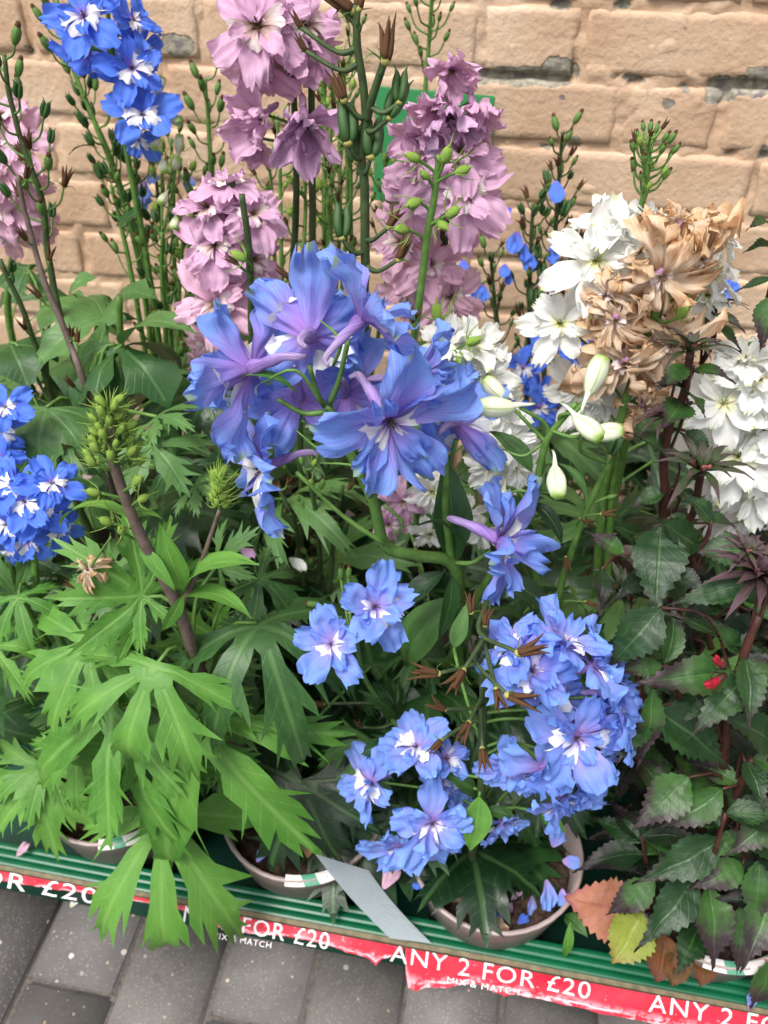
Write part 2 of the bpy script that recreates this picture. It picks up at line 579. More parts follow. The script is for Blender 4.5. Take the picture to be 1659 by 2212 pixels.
SV = [brick_data(0.2145, 10 + i) for i in range(9)]
HV = [brick_data(0.1015, 40 + i) for i in range(9)]
spots = []
for k in range(K0 - 1, 18):
    z = ZREF + k * CRS - CRS + 0.004
    hx = 0.1425 + (0.16875 if k % 2 else 0.0)
    for i in range(-9, 9):
        spots.append((hx + i * 0.3375, z, HV))
        spots.append((hx + i * 0.3375 + 0.16875, z, SV))
spots = [s for s in spots if s[1] > 0 and abs(s[0] + 0.05) < 2.3]
spots.sort(key=lambda s: abs(s[0] + 0.05) * 1.0 + abs(s[1] - 0.62) * 1.25)
rb = random.Random(3)
for s in spots[:300]:
    mtx = Matrix.Translation((s[0], rb.uniform(-0.0012, 0.0012), s[1])) @ Matrix.Rotation(rb.uniform(-0.008, 0.008), 4, 'Y')
    link('brick', rb.choice(s[2]), brick_wall, mtx)
b = MB()
for s in spots[300:]:
    L = 0.2145 if s[2] is SV else 0.1015
    b.add(*boxv(s[0] - L / 2, s[0] + L / 2, -0.003, 0.02, s[1], s[1] + 0.0655))
tag(link('outlying_bricks', b.build('outlying_bricks', M['wall'], False), brick_wall), kind='stuff')

# green plate fixed to the wall
a, c = at(812, 186, YW - 0.012), at(1063, 300, YW - 0.012)
pw, ph = c.x - a.x, 0.135
b = MB()
bm = bmesh.new()
bmesh.ops.create_cube(bm, size=1, matrix=Matrix.Translation((pw / 2, 0, -ph / 2)) @ Matrix.Diagonal((pw, 0.004, ph, 1)))
bmesh.ops.bevel(bm, geom=bm.edges[:], offset=0.0012, segments=2, affect='EDGES')
me = bpy.data.meshes.new('sign_plate')
bm.to_mesh(me)
bm.free()
M['signgreen'] = plain('green_plastic_plate', srgb(58, 138, 84), srgb(66, 148, 92), 20, 0.45, 0.4, 0.05)
me.materials.append(M['signgreen'])
tag(link('sign_plate', me, None, Matrix.Translation(a) @ Matrix.Rotation(0.035, 4, 'Y')), 'plain green rectangular plate fixed to the painted brick wall', 'sign plate')

# ------------------------------------------------------------------ pavement
def paver_mat():
    t = NT('paver_concrete')
    p = t.pos()
    rn = t.rnd()
    n1 = t.noise(p, 12, 5, 0.65)
    n2 = t.noise(p, 420, 3, 0.6)
    base = t.ramp(t.math('ADD', n1, t.math('MULTIPLY', t.math('SUBTRACT', rn, 0.5), 0.35)), [(0.25, srgb(88, 84, 83)), (0.5, srgb(106, 102, 100)), (0.75, srgb(124, 119, 115))])
    stain = t.step(t.noise(p, 22, 4, 0.7), 0.6, 0.72)
    base = t.mix(t.math('MULTIPLY', stain, 0.45), base, srgb(70, 62, 56))
    base = t.mix(t.math('MULTIPLY', n2, 0.35), base, srgb(66, 63, 62))

    def specks(scale, lo, hi, dens, seed):
        vo = t.new('ShaderNodeTexVoronoi')
        t.l.new(p, vo.inputs['Vector'])
        vo.inputs['Scale'].default_value = scale
        sep = t.new('ShaderNodeSeparateXYZ')
        t.l.new(vo.outputs['Color'], sep.inputs[0])
        keep = t.step(sep.outputs[seed], dens, dens + 0.02)
        size = t.math('MULTIPLY', sep.outputs[(seed + 1) % 3], 0.5)
        d = t.math('ADD', vo.outputs['Distance'], t.math('MULTIPLY', t.math('SUBTRACT', t.noise(p, scale * 3, 2), 0.5), 0.25))
        near = t.math('SUBTRACT', 1.0, t.step(t.math('ADD', d, t.math('MULTIPLY', size, 0.4)), lo, hi))
        return t.math('MULTIPLY', keep, near), sep.outputs[(seed + 2) % 3]

    patchy = t.step(t.noise(p, 16, 3, 0.6), 0.36, 0.62)
    s1, c1 = specks(150, 0.24, 0.36, 0.74, 0)
    s2, c2 = specks(70, 0.2, 0.28, 0.84, 1)
    s3, c3 = specks(420, 0.3, 0.5, 0.7, 2)
    col = t.mix(t.math('MULTIPLY', s3, 0.5), base, srgb(150, 146, 142))
    col = t.mix(t.math('MULTIPLY', t.math('MULTIPLY', s1, 0.9), patchy), col, t.ramp(c1, [(0.2, srgb(128, 120, 114)), (0.6, srgb(178, 172, 166)), (0.9, srgb(196, 170, 140))]))
    col = t.mix(t.math('MULTIPLY', s2, 0.9), col, t.ramp(c2, [(0.2, srgb(150, 140, 132)), (0.8, srgb(206, 200, 194)), (1.0, srgb(176, 120, 90))]))
    h = t.math('ADD', t.math('MULTIPLY', n2, 0.5), t.math('ADD', s1, s2))
    t.bump(h, 0.5, 0.0008)
    return t.set(col, 0.72, 0.4)


M['paver'] = paver_mat()
M['joint'] = plain('joint_sand', srgb(70, 66, 62), srgb(112, 106, 100), 200, 0.9, 0.2, 0.6)
pav = tag(link('pavement', mesh('pavement', [(-8, -8, -0.005), (8, -8, -0.005), (8, YW + 0.03, -0.005), (-8, YW + 0.03, -0.005)], [(0, 1, 2, 3)], M['joint'], None, False)), kind='structure')


def paver_data(seed):
    rr = random.Random(seed)
    W2, L2, T = 0.0482, 0.0982, 0.03
    bm = bmesh.new()
    bmesh.ops.create_cube(bm, size=1, matrix=Matrix.Translation((0, 0, -T / 2)) @ Matrix.Diagonal((W2 * 2, L2 * 2, T, 1)))
    top = [e for e in bm.edges if all(v.co.z > -0.001 for v in e.verts)]
    side = [e for e in bm.edges if abs(e.verts[0].co.z - e.verts[1].co.z) > 0.01]
    bmesh.ops.bevel(bm, geom=top + side, offset=0.0035, segments=2, affect='EDGES')
    for v in bm.verts:
        if v.co.z > -0.01:
            v.co.x += rr.uniform(-1, 1) * 0.0007
            v.co.y += rr.uniform(-1, 1) * 0.0007
    me = bpy.data.meshes.new('paver')
    bm.to_mesh(me)
    bm.free()
    me.materials.append(M['paver'])
    me.polygons.foreach_set("use_smooth", [True] * len(me.polygons))
    return me


PV = [paver_data(i) for i in range(6)]
for i in range(-12, 12):
    off = 0.285 if i % 2 else 0.185
    for j in range(-6, 3):
        x, y = -0.39 + 0.1005 * i, off + 0.2 * j
        if -0.9 < y < 0.75 and abs(x + 0.1) < 1.15:
            link('paver', rb.choice(PV), pav, Matrix.Translation((x, y, rb.uniform(-0.0012, 0.0004))) @ Matrix.Rotation(rb.uniform(-0.006, 0.006), 4, 'Z') @ Matrix.Rotation(rb.choice((0, math.pi)), 4, 'Z'))

# ------------------------------------------------------------------ green tray with its red price strip
TY, TZ = 0.347, 0.098
M['tray'] = plain('green_tray_plastic', srgb(4, 78, 50), srgb(14, 98, 64), 26, 0.36, 0.45, 0.15)
M['traydark'] = plain('dark_green_tray', srgb(8, 50, 40), srgb(14, 66, 52), 16, 0.45, 0.4, 0.2)
M['grime'] = plain('grimy_rail', srgb(92, 84, 66), srgb(136, 124, 96), 80, 0.5, 0.4, 0.2)
XL, XR = -1.15, 1.05
tray = tag(link('plant_tray', None, None, Matrix.Translation(((XL + XR) / 2, 0.66, 0))), 'long green plastic display tray with red price strip along its front edge', 'tray')
TM = Matrix.Translation((-(XL + XR) / 2, -0.66, 0))


def extrude_x(name, prof, x0, x1, mat, parent, closed=True, n=24, smooth=False):
    v, f = [], []
    m = len(prof)
    for i in range(n + 1):
        x = x0 + (x1 - x0) * i / n
        sag = 0.0012 * noise.noise(Vector((x * 3.1, 1.7, 0)))
        for (y, z) in prof:
            v.append((x, y + sag, z))
    for i in range(n):
        for k in range(m if closed else m - 1):
            k2 = (k + 1) % m
            f.append((i * m + k, i * m + k2, (i + 1) * m + k2, (i + 1) * m + k))
    if closed:
        f.append(tuple(range(m - 1, -1, -1)))
        f.append(tuple(n * m + k for k in range(m)))
    return link(name, mesh(name, v, f, mat, None, smooth), parent, TM)


rim = []
y = TY + 0.005
for k in range(3):                      # three rounded ribs along the rim
    for q in range(6):
        an = math.pi * q / 5
        rim.append((y + 0.0042 - 0.004 * math.cos(an), TZ + 0.0005 * k + 0.0026 * math.sin(an)))
    y += 0.0082
rim += [(y + 0.001, TZ - 0.002), (y + 0.001, TZ - 0.075), (y - 0.005, TZ - 0.075), (y - 0.006, TZ - 0.012), (TY + 0.006, TZ - 0.012)]
extrude_x('front_rim', rim, XL, XR, M['tray'], tray)
extrude_x('rail_lip', [(TY, TZ + 0.003), (TY + 0.0045, TZ + 0.0035), (TY + 0.0045, TZ - 0.012), (TY, TZ - 0.012)], XL, XR, M['grime'], tray)
extrude_x('skirt', [(TY + 0.0195, TZ - 0.0125), (TY + 0.0225, TZ - 0.0125), (TY + 0.0225, 0.002), (TY + 0.0195, 0.002)], XL, XR, M['traydark'], tray)
extrude_x('tray_floor', [(TY + 0.0275, 0.012), (1.0, 0.012), (1.0, 0.02), (TY + 0.0275, 0.02)], XL, XR, M['traydark'], tray)
extrude_x('back_wall', [(1.001, 0.012), (1.02, 0.012), (1.02, 0.1), (1.001, 0.1)], XL, XR, M['traydark'], tray)

TA = math.radians(44)
D_ = Vector((0, -math.sin(TA), -math.cos(TA)))
N_ = Vector((0, -math.cos(TA), math.sin(TA)))
T0 = Vector((0, TY - 0.0012, TZ + 0.0035))


def tape_s(px, py):
    d = ray(px, py)
    k = (T0 - CAM).dot(N_) / d.dot(N_)
    p = CAM + d * k
    return p.x, (p - T0).dot(D_)


def tape_pt(x, s, lift=0.0):
    wv = (0.0034 * noise.noise(Vector((x * 13, s * 25, 0.3))) + 0.0018 * noise.noise(Vector((x * 55, s * 60, 4)))) * min(1, s / 0.01)
    return T0 + Vector((x, 0, 0)) + D_ * s + N_ * (wv + 0.0015 + lift)


def tape_mat():
    t = NT('red_price_strip')
    p = t.pos()
    u, v = t.uv()
    n1 = t.noise(p, 40, 4, 0.7)
    n2 = t.noise(t.comb(t.math('MULTIPLY', u, 60), t.math('MULTIPLY', v, 2.0)), 1.2, 4, 0.7)
    edge = t.math('MULTIPLY', t.step(v, 0.55, 0.95), t.step(n2, 0.46, 0.6))
    scr = t.step(t.noise(p, 130, 3, 0.7), 0.64, 0.74)
    line = t.math('MULTIPLY', t.math('SUBTRACT', 1.0, t.step(t.math('ABSOLUTE', t.math('SUBTRACT', v, 0.84)), 0.02, 0.05)), t.step(n1, 0.42, 0.55))
    w_ = t.math('MAXIMUM', t.math('MAXIMUM', edge, t.math('MULTIPLY', scr, 0.7)), line)
    col = t.ramp(n1, [(0.3, srgb(182, 20, 44)), (0.7, srgb(206, 36, 62))])
    col = t.mix(t.math('MULTIPLY', w_, 0.85), col, srgb(236, 196, 204))
    t.bump(t.noise(p, 60, 2), 0.3, 0.002)
    return t.set(col, 0.3, 0.5)


M['tape'] = tape_mat()
M['lettering'] = plain('white_print', srgb(214, 150, 158), srgb(234, 230, 230), 120, 0.5, 0.3, 0.05)
M['lettering'].node_tree.nodes['Color Ramp'].color_ramp.elements[1].position = 0.46
TAPES = [[(-700, 1740), (-200, 1862), (-40, 1893), (0, 1900), (120, 1920), (230, 1934), (330, 1950), (395, 1964), (440, 1986), (480, 2003), (540, 2016), (600, 2019), (660, 2026), (720, 2042), (770, 2060), (800, 2071), (812, 2083), (826, 2068), (846, 2066), (858, 2060), (868, 2058), (872, 2046)],
         [(876, 2050), (877, 2100), (882, 2132), (900, 2139), (920, 2131), (960, 2133), (1000, 2124), (1030, 2123), (1060, 2137), (1090, 2150), (1112, 2147), (1180, 2160), (1300, 2186), (1480, 2222), (1700, 2264), (2400, 2400)]]
for tp in TAPES:
    ed = [tape_s(*q) for q in tp]
    ed.sort()
    xs = []
    for i in range(len(ed) - 1):
        n = max(1, int((ed[i + 1][0] - ed[i][0]) / 0.004))
        for q in range(n):
            f_ = q / n
            jag = 0.0012 * noise.noise(Vector((ed[i][0] * 300 + q * 3.1, 0, 0)))
            xs.append((ed[i][0] + (ed[i + 1][0] - ed[i][0]) * f_, max(0.002, ed[i][1] + (ed[i + 1][1] - ed[i][1]) * f_ + jag)))
    xs.append(ed[-1])
    v, f, uv = [], [], []
    m = 7
    for (x, s) in xs:
        for k in range(m):
            v.append(tape_pt(x, s * k / (m - 1)))
            uv.append((x, k / (m - 1)))
    for i in range(len(xs) - 1):
        for k in range(m - 1):
            f.append((i * m + k, (i + 1) * m + k, (i + 1) * m + k + 1, i * m + k + 1))
    tag(link('price_strip', mesh('price_strip', v, f, M['tape'], uv), tray, TM), 'torn red price strip printed ANY 2 FOR £20')


def print_text(txt, x0, x1, s_top, s_bot, name, bold=0.0):
    cu = bpy.data.curves.new('tmp', 'FONT')
    cu.body = txt
    cu.resolution_u = 3
    cu.offset = bold
    cu.space_character = 1.12
    o = bpy.data.objects.new('tmp', cu)
    COL.objects.link(o)
    dg = bpy.context.evaluated_depsgraph_get()
    me = bpy.data.meshes.new_from_object(o.evaluated_get(dg))
    bpy.data.objects.remove(o)
    mx = [v.co.x for v in me.vertices]
    my = [v.co.y for v in me.vertices]
    ax, bx_, ay, by = min(mx), max(mx), min(my), max(my)
    for v in me.vertices:
        x = x0 + (x1 - x0) * (v.co.x - ax) / (bx_ - ax)
        s = s_bot + (s_top - s_bot) * (v.co.y - ay) / (by - ay)
        v.co = tape_pt(x, s, 0.0007)
    me.materials.append(M['lettering'])
    me.name = name
    tag(link(name, me, tray, TM), 'white lettering reading ' + txt)


for (a0, b0) in ((-310, 222), (372, 716), (846, 1272), (1396, 1850)):
    xa = atz(a0, 2050 + (a0 - 830) * 0.2, TZ - 0.01).x
    xb = atz(b0, 2050 + (b0 - 830) * 0.2, TZ - 0.01).x
    print_text('ANY 2 FOR £20', xa, xb, -0.0008, 0.0150, 'lettering', 0.0)
    if a0 in (372, 846):
        print_text('MIX & MATCH', xa + (xb - xa) * 0.3, xa + (xb - xa) * 0.66, 0.0185, 0.024, 'small_lettering')

# ================================================================== PLANT PIECES (unit meshes, shared)
def petal_data(name, mat, seed, W=0.42, prof_end=0.5, cup=0.25, bend=0.5, ruffle=0.06, frill=0.03, nu=14, nv=12, taper=0.75, notch=0.0, twist=0.0, crease=0.0, pleat=0.018):
    rr = random.Random(seed)
    ph = rr.uniform(0, 20)
    v, f, uv = [], [], []
    W = W * rr.uniform(0.9, 1.1)
    bend = bend * rr.uniform(0.6, 1.35) + rr.uniform(-0.12, 0.12)
    for i in range(nu + 1):
        u = i / nu
        pr = (0.1 + 0.9 * u ** taper) if u < 0.6 else (0.1 + 0.9 * 0.6 ** taper) * (1 - (1 - prof_end) * ((u - 0.6) / 0.4) ** 2.2)
        for j in range(nv + 1):
            s = -1 + 2 * j / nv
            edge = noise.noise(Vector((s * 3.5 + ph, u * 2, 1.0)))
            fine = noise.noise(Vector((s * 9 + ph, u * 9, 7.0)))
            x = W * pr * s * (1 + 0.10 * edge * u)
            y = u * (1 - 0.13 * s * s * u) + frill * u ** 3 * (edge * 1.2 + fine * 1.5) - notch * u ** 4 * (1 - min(1, abs(s) * 2.5))
            z = cup * (x * x) / max(W, 0.05) - 0.04 * (1 - abs(s)) * 0
            z += ruffle * u * u * (abs(s) ** 1.5) * math.sin(s * 4 + ph + u * 5) + ruffle * 0.9 * u * noise.noise(Vector((s * 2.2 + ph, u * 3.2, 3.0)))
            z += crease * u * abs(noise.noise(Vector((s * 5 + ph, u * 1.2, 5.0)))) 
            z += pleat * u * math.sin(s * 9 + ph + 2 * noise.noise(Vector((s + ph, u * 2, 8.0))))
            z -= 0.035 * math.exp(-(s * 4) ** 2) * math.sin(math.pi * u)
            if twist:
                a = twist * u
                x, z = x * math.cos(a) - z * math.sin(a), x * math.sin(a) + z * math.cos(a)
            # bend along the length
            k = -bend
            th = k * y
            yy = math.sin(th) / k if abs(k) > 1e-4 else y
            zz = (1 - math.cos(th)) / k if abs(k) > 1e-4 else 0
            v.append((x, yy - z * math.sin(th), zz + z * math.cos(th)))
            uv.append((u, s))
    for i in range(nu):
        for j in range(nv):
            a = i * (nv + 1) + j
            f.append((a, a + 1, a + nv + 2, a + nv + 1))
    return mesh(name, v, f, mat, uv)


def bee_data(mat, seed, big=1.0):
    """small fringed inner petals and dark stamens in the eye of a floret"""
    rr = random.Random(seed)
    b = MB()
    for q in range(4):
        an = math.pi * 0.5 + (q - 1.5) * 0.9 + rr.uniform(-0.2, 0.2) + (math.pi if q > 1 else 0) * 0.15
        L = rr.uniform(0.3, 0.42) * big
        nu, nv = 6, 6
        vs, uv, fs = [], [], []
        for i in range(nu + 1):
            u = i / nu
            for j in range(nv + 1):
                s = -1 + 2 * j / nv
                wd = 0.03 + 0.14 * u ** 1.3
                fr = 0.0 if i < nu else rr.uniform(-0.22, 0.12)
                x = wd * s * big
                y = (u + fr * (0.5 + abs(s))) * L
                z = 0.18 * math.sin(u * 2.4) * big * 0.7 + 0.05 * s * s - 0.04 * rr.random() * u
                c_, s_ = math.cos(an - math.pi / 2), math.sin(an - math.pi / 2)
                vs.append((x * c_ - y * s_, x * s_ + y * c_, z + 0.02))
                uv.append((u, s))
        for i in range(nu):
            for j in range(nv):
                a = i * (nv + 1) + j
                fs.append((a, a + 1, a + nv + 2, a + nv + 1))
        b.add(vs, fs, uv, 0)
    for q in range(9):
        an = rr.uniform(0, 6.28)
        p = Vector((math.cos(an) * rr.uniform(0.02, 0.09), math.sin(an) * rr.uniform(0.02, 0.09), rr.uniform(0.1, 0.2)))
        b.tube([(0, 0, 0), p * 0.6, p], [0.008, 0.007, 0.006], 4, 1, False)
        b.ball(p, 0.013, 0.02, p, 4, 3, 1)
    return b.build('eye', [mat, M['anther']])


def spur_data(mat, seed, L=0.72):
    rr = random.Random(seed)
    b = MB()
    pts = [Vector((0, 0.03, 0.03)), Vector((0, 0.07, -0.12)), Vector((0.01, 0.13, -0.3)), Vector((0.01, 0.19, -0.5)), Vector((0.03, 0.2, -L + 0.06)), Vector((0.06 * rr.choice((-1, 1)), 0.16, -L))]
    b.tube(smooth_line(pts, 3), [0.105 * (1 - 0.72 * (i / 15)) * (1 + 0.1 * math.sin(i * 1.3 + seed)) for i in range(16)], 8, 0)
    b.ball((0, 0, -0.02), 0.1, 0.05, (0, 0, 1), 8, 4, 0)
    return b.build('floret', mat)


KINDS = {}


def kind(name, pm, sm, bm_, n_out=5, n_in=4, eo=(0.1, 0.5), ei=(0.5, 0.95), spur=0.72, beebig=1.0, pal=1.0, **kw):
    KINDS[name] = dict(out=[petal_data('petal', M[pm], hash_(name) + i, **kw) for i in range(7)],
                       inn=[petal_data('petal', M[pm], hash_(name) + 50 + i, **{**kw, 'W': kw.get('W', 0.42) * 0.85}) for i in range(5)],
                       eye=[bee_data(M[bm_], hash_(name) + 80 + i, beebig) for i in range(3)] if bm_ else [],
                       spur=[spur_data(M[sm], hash_(name) + 90 + i, spur) for i in range(2)], n_out=n_out, n_in=n_in, eo=eo, ei=ei)


def hash_(s):
    return sum(ord(c) * (i + 3) for i, c in enumerate(s)) % 1000


kind('blue', 'blue', 'spur', 'bee', 5, 3, (0.05, 0.45), (0.5, 0.9), 0.8, 1.0, W=0.46, cup=0.35, bend=0.35, ruffle=0.09, frill=0.03, prof_end=0.72)
kind('hero', 'blue', 'spur', 'bee', 5, 4, (0.1, 0.9), (0.45, 1.15), 0.78, 1.3, W=0.42, cup=0.55, bend=0.6, ruffle=0.2, frill=0.08, crease=0.1, pleat=0.03, prof_end=0.66, nu=16, nv=14)
kind('paleblue', 'paleblue', 'spur', 'bee', 5, 4, (0.0, 0.75), (0.45, 1.0), 0.6, 1.4, W=0.48, cup=0.3, bend=0.35, ruffle=0.2, frill=0.09, prof_end=0.8)
kind('deepblue', 'deepblue', 'spur', 'bee', 5, 3, (0.05, 0.4), (0.4, 0.8), 0.5, 1.25, W=0.44, cup=0.2, bend=0.35, ruffle=0.13, frill=0.07, prof_end=0.72)
kind('mauve', 'mauve', 'spurpink', 'beebrown', 6, 4, (-0.1, 0.35), (0.4, 0.9), 0.4, 1.2, W=0.44, cup=0.15, bend=0.45, ruffle=0.17, frill=0.1, prof_end=0.8)
kind('pink', 'pink', 'spurpink', 'beebrown', 6, 4, (-0.1, 0.35), (0.4, 0.9), 0.4, 1.2, W=0.44, cup=0.15, bend=0.45, ruffle=0.17, frill=0.11, prof_end=0.8)
kind('droop', 'wilt', 'spurpink', 'beebrown', 6, 3, (0.35, 0.8), (0.6, 1.1), 0.3, 0.7, W=0.38, cup=0.5, bend=-0.5, ruffle=0.2, frill=0.08, prof_end=0.55, twist=0.4, crease=0.2)
kind('mdroop', 'mauve', 'spurpink', 'beebrown', 6, 3, (0.25, 0.8), (0.6, 1.1), 0.3, 0.7, W=0.42, cup=0.4, bend=-0.6, ruffle=0.18, frill=0.07, prof_end=0.55, twist=0.3, crease=0.15)
kind('white', 'white', 'spurwhite', 'beeyellow', 6, 6, (0.0, 0.4), (0.4, 0.95), 0.45, 0.8, W=0.4, cup=0.25, bend=0.35, ruffle=0.12, frill=0.08, prof_end=0.66)
kind('dry', 'dry', 'spurpink', 'beebrown', 6, 4, (-0.6, 0.5), (0.1, 1.1), 0.2, 0.6, W=0.3, cup=0.6, bend=1.25, ruffle=0.36, frill=0.2, prof_end=0.85, twist=1.0, crease=0.6, pleat=0.08)


def ridge(v):
    return v


def lance_data(name, mat, seed, W=0.14, bend=0.6, fold=0.25, serr=0.0, nteeth=12, wav=0.02, peak=0.4, tip=1.0):
    rr = random.Random(seed)
    ph = rr.uniform(0, 30)
    nu = nteeth * 2 if serr else 10
    cols = [-1, -0.55, 0, 0.55, 1]
    v, f, uv = [], [], []
    raw = []
    k = bend * rr.uniform(0.7, 1.25)
    for i in range(nu + 1):
        u = i / nu
        if u < peak:
            pr = math.sin(math.pi / 2 * (u / peak)) ** 0.8
        else:
            q = (u - peak) / (1 - peak)
            pr = (1 - q ** 1.5) ** (1.05 * tip)
        pr = max(pr, 0.015)
        for s in cols:
            e = 1.0
            if serr and abs(s) == 1 and 0 < i < nu:
                e = 1 + (serr if i % 2 else -serr) * rr.uniform(0.5, 1.3) / max(pr, 0.35)
            x = W * pr * s * e
            y = u + (0.012 if (serr and i % 2 and abs(s) == 1) else 0)
            z = fold * abs(x) + wav * noise.noise(Vector((s * 1.5 + ph, u * 4, 2))) + wav * 0.6 * u * math.sin(u * 14 + s * 2 + ph)
            if serr and abs(s) == 0.55:
                z += 0.010 * math.sin(u * 8 * 2 * math.pi)     # quilting between the side veins
            th = k * y
            yy, zz = math.sin(th) / k, -(1 - math.cos(th)) / k
            raw.append(Vector((x, yy + z * math.sin(th), zz + z * math.cos(th))))
            uv.append((u, s))
    n = len(cols)
    for i in range(nu):
        for j in range(n - 1):
            a = i * n + j
            f.append((a, a + 1, a + n + 1, a + n))
    return mesh(name, chord(raw, raw[nu * n + 2]), f, mat, uv)


def chord(raw, tip):
    """turn and scale so that the tip lies at (0,1,0)"""
    L = math.hypot(tip.y, tip.z)
    a = -math.atan2(tip.z, tip.y)
    Rx = Matrix.Rotation(a, 3, 'X')
    return [(Rx @ p) / L for p in raw]


def palm_data(name, mat, seed, lobes=5, spread=2.3, droop=0.9, narrow=1.0, teeth=1.0):
    rr = random.Random(seed)
    out, axis = [], []
    angs = [(-spread + 2 * spread * i / (lobes - 1)) + rr.uniform(-0.08, 0.08) for i in range(lobes)]
    gap = 2 * spread / (lobes - 1)
    out.append((Vector((0, -0.03))))
    lob = []
    for i, a in enumerate(angs):
        L = (1.0 - 0.28 * abs(a) / spread) * rr.uniform(0.92, 1.04) if i != lobes // 2 else 1.0
        lob.append((a, L))
        w = 0.27 * narrow * L * rr.uniform(0.9, 1.1)
        d = Vector((math.sin(a), math.cos(a)))
        p = Vector((math.cos(a), -math.sin(a)))
        half = [(0.18, 0.24), (0.28, 0.34), (0.4, 0.48), (0.5, 0.64), (0.64, 0.98), (0.53, 0.46), (0.64, 0.50), (0.80, 0.74), (0.68, 0.33), (0.8, 0.32), (0.92, 0.38), (0.84, 0.16), (0.93, 0.1)]
        if teeth < 0.5:
            half = [(0.2, 0.26), (0.32, 0.46), (0.45, 0.8), (0.58, 1.0), (0.7, 0.86), (0.8, 0.62), (0.88, 0.38), (0.95, 0.18)]
        left = [(t * rr.uniform(0.95, 1.05), -s * rr.uniform(0.72, 1.25)) for t, s in half]
        right = [(t * rr.uniform(0.95, 1.05), s * rr.uniform(0.72, 1.25)) for t, s in half]
        # notch before lobe
        na = a - gap / 2
        if i > 0:
            r0 = 0.15 * rr.uniform(0.8, 1.15)
            out.append(Vector((math.sin(na), math.cos(na))) * r0)
        else:
            out.append(Vector((math.sin(a - 0.35), math.cos(a - 0.35))) * 0.2)
        for (t, s) in left:
            out.append(d * (t * L) + p * (s * w))
        out.append(d * L * 1.03)
        for (t, s) in reversed(right):
            out.append(d * (t * L) + p * (s * w))
        axis.append((d, p, L, w))
    a = angs[-1]
    out.append(Vector((math.sin(a + 0.35), math.cos(a + 0.35))) * 0.2)
    n = len(out)
    pts = list(out)
    ce = []
    for (d, p, L, w) in axis:
        ce += [(len(pts) + q, len(pts) + q + 1) for q in range(5)]
        for t in (0.18, 0.32, 0.46, 0.6, 0.74, 0.88):
            pts.append(d * t * L)
        for t in (0.42, 0.54, 0.68):
            for s in (-0.27, 0.27):
                pts.append(d * t * L + p * s * w)
    pts.append(Vector((0, 0.02)))
    vs, es, fs, _, _, _ = delaunay_2d_cdt([Vector((q.x, q.y)) for q in pts], ce, [list(range(n))], 1, 1e-5)
    raw, uv = [], []
    ph = rr.uniform(0, 40)
    lr = [rr.uniform(0.5, 1.6) for _ in axis]
    tw = [rr.uniform(-0.35, 0.35) for _ in axis]
    for q in vs:
        r = q.length
        best, bi = None, 0
        for i, (d, p, L, w) in enumerate(axis):
            c = q.normalized().dot(d) if r > 1e-4 else 1
            if best is None or c > best:
                best, bi = c, i
        d, p, L, w = axis[bi]
        t, s = q.dot(d) / L, q.dot(p) / w
        uv.append((max(0, min(1, t)), min(1, abs(s))))
        z = 0.09 * abs(s) * min(1, t * 2) * 0.5 + 0.05 * noise.noise(Vector((q.x * 2.6 + ph, q.y * 2.6, 1))) + 0.02 * noise.noise(Vector((q.x * 8 + ph, q.y * 8, 5)))
        z += tw[bi] * s * w * max(0, t - 0.3)
        k = droop * (0.55 + 0.45 * lr[bi])
        th = k * r
        u2 = q / r if r > 1e-5 else Vector((0, 0))
        rho, zz = math.sin(th) / k, -(1 - math.cos(th)) / k
        raw.append(Vector((u2.x * (rho + z * math.sin(th)), u2.y * (rho + z * math.sin(th)), zz + z * math.cos(th))))
    mid = axis[lobes // 2]
    ti = min(range(len(vs)), key=lambda i: (vs[i] - mid[0] * mid[2] * 1.03).length)
    # orient every triangle upwards
    F = []
    for t in fs:
        a, b_, c = [vs[i] for i in t[:3]]
        F.append(tuple(t) if (b_ - a).cross(c - a) > 0 else tuple(reversed(t)))
    return mesh(name, chord(raw, raw[ti]), F, mat, uv)


LIGHT = [palm_data('leaf', M['leaf_light'], 200 + i, (5, 5, 7, 5, 7)[i], (1.7, 1.9, 2.2, 1.5, 2.0)[i], (0.9, 1.3, 1.0, 1.6, 0.7)[i], (0.95, 0.85, 0.8, 0.8, 0.9)[i]) for i in range(5)]
MID = [palm_data('leaf', M['leaf_mid'], 230 + i, (5, 5, 7, 5, 5)[i], (1.7, 2.0, 2.2, 1.6, 2.0)[i], (0.9, 1.3, 1.0, 1.5, 0.7)[i], (1.05, 0.95, 0.85, 0.85, 1.0)[i]) for i in range(5)]
DARK = [palm_data('leaf', M['leaf_dark'], 260 + i, (5, 5, 7, 5, 5)[i], (1.8, 2.0, 2.2, 1.8, 2.1)[i], (0.8, 1.2, 1.0, 1.4, 0.6)[i], (1.75, 1.6, 1.3, 1.5, 1.6)[i], 0.85) for i in range(5)]
BROAD = [palm_data('leaf', M['leaf_mid'], 290 + i, (5, 3, 5, 3)[i], (1.8, 1.1, 1.6, 1.3)[i], (1.5, 1.9, 1.2, 1.6)[i], (1.0, 1.1, 1.15, 0.9)[i], 0.0) for i in range(4)]
LANCE = {}
for nm, mt in (('light', 'leaf_light'), ('mid', 'leaf_mid'), ('dark', 'leaf_dark')):
    LANCE[nm] = [lance_data('leaf', M[mt], 300 + i, (0.13, 0.16, 0.1, 0.2)[i], (0.7, 1.2, 1.7, 0.5)[i]) for i in range(4)]
LOB = {k: [lance_data('leaf', M[mt], 400 + i, (0.17, 0.2, 0.15, 0.21, 0.18)[i], (0.5, 0.8, 0.35, 0.6, 1.0)[i], 0.35, 0.07, 12, 0.035, 0.34, 1.75) for i in range(5)]
       for k, mt in (('lob', 'lobelia'), ('lobd', 'lobelia_dark'))}
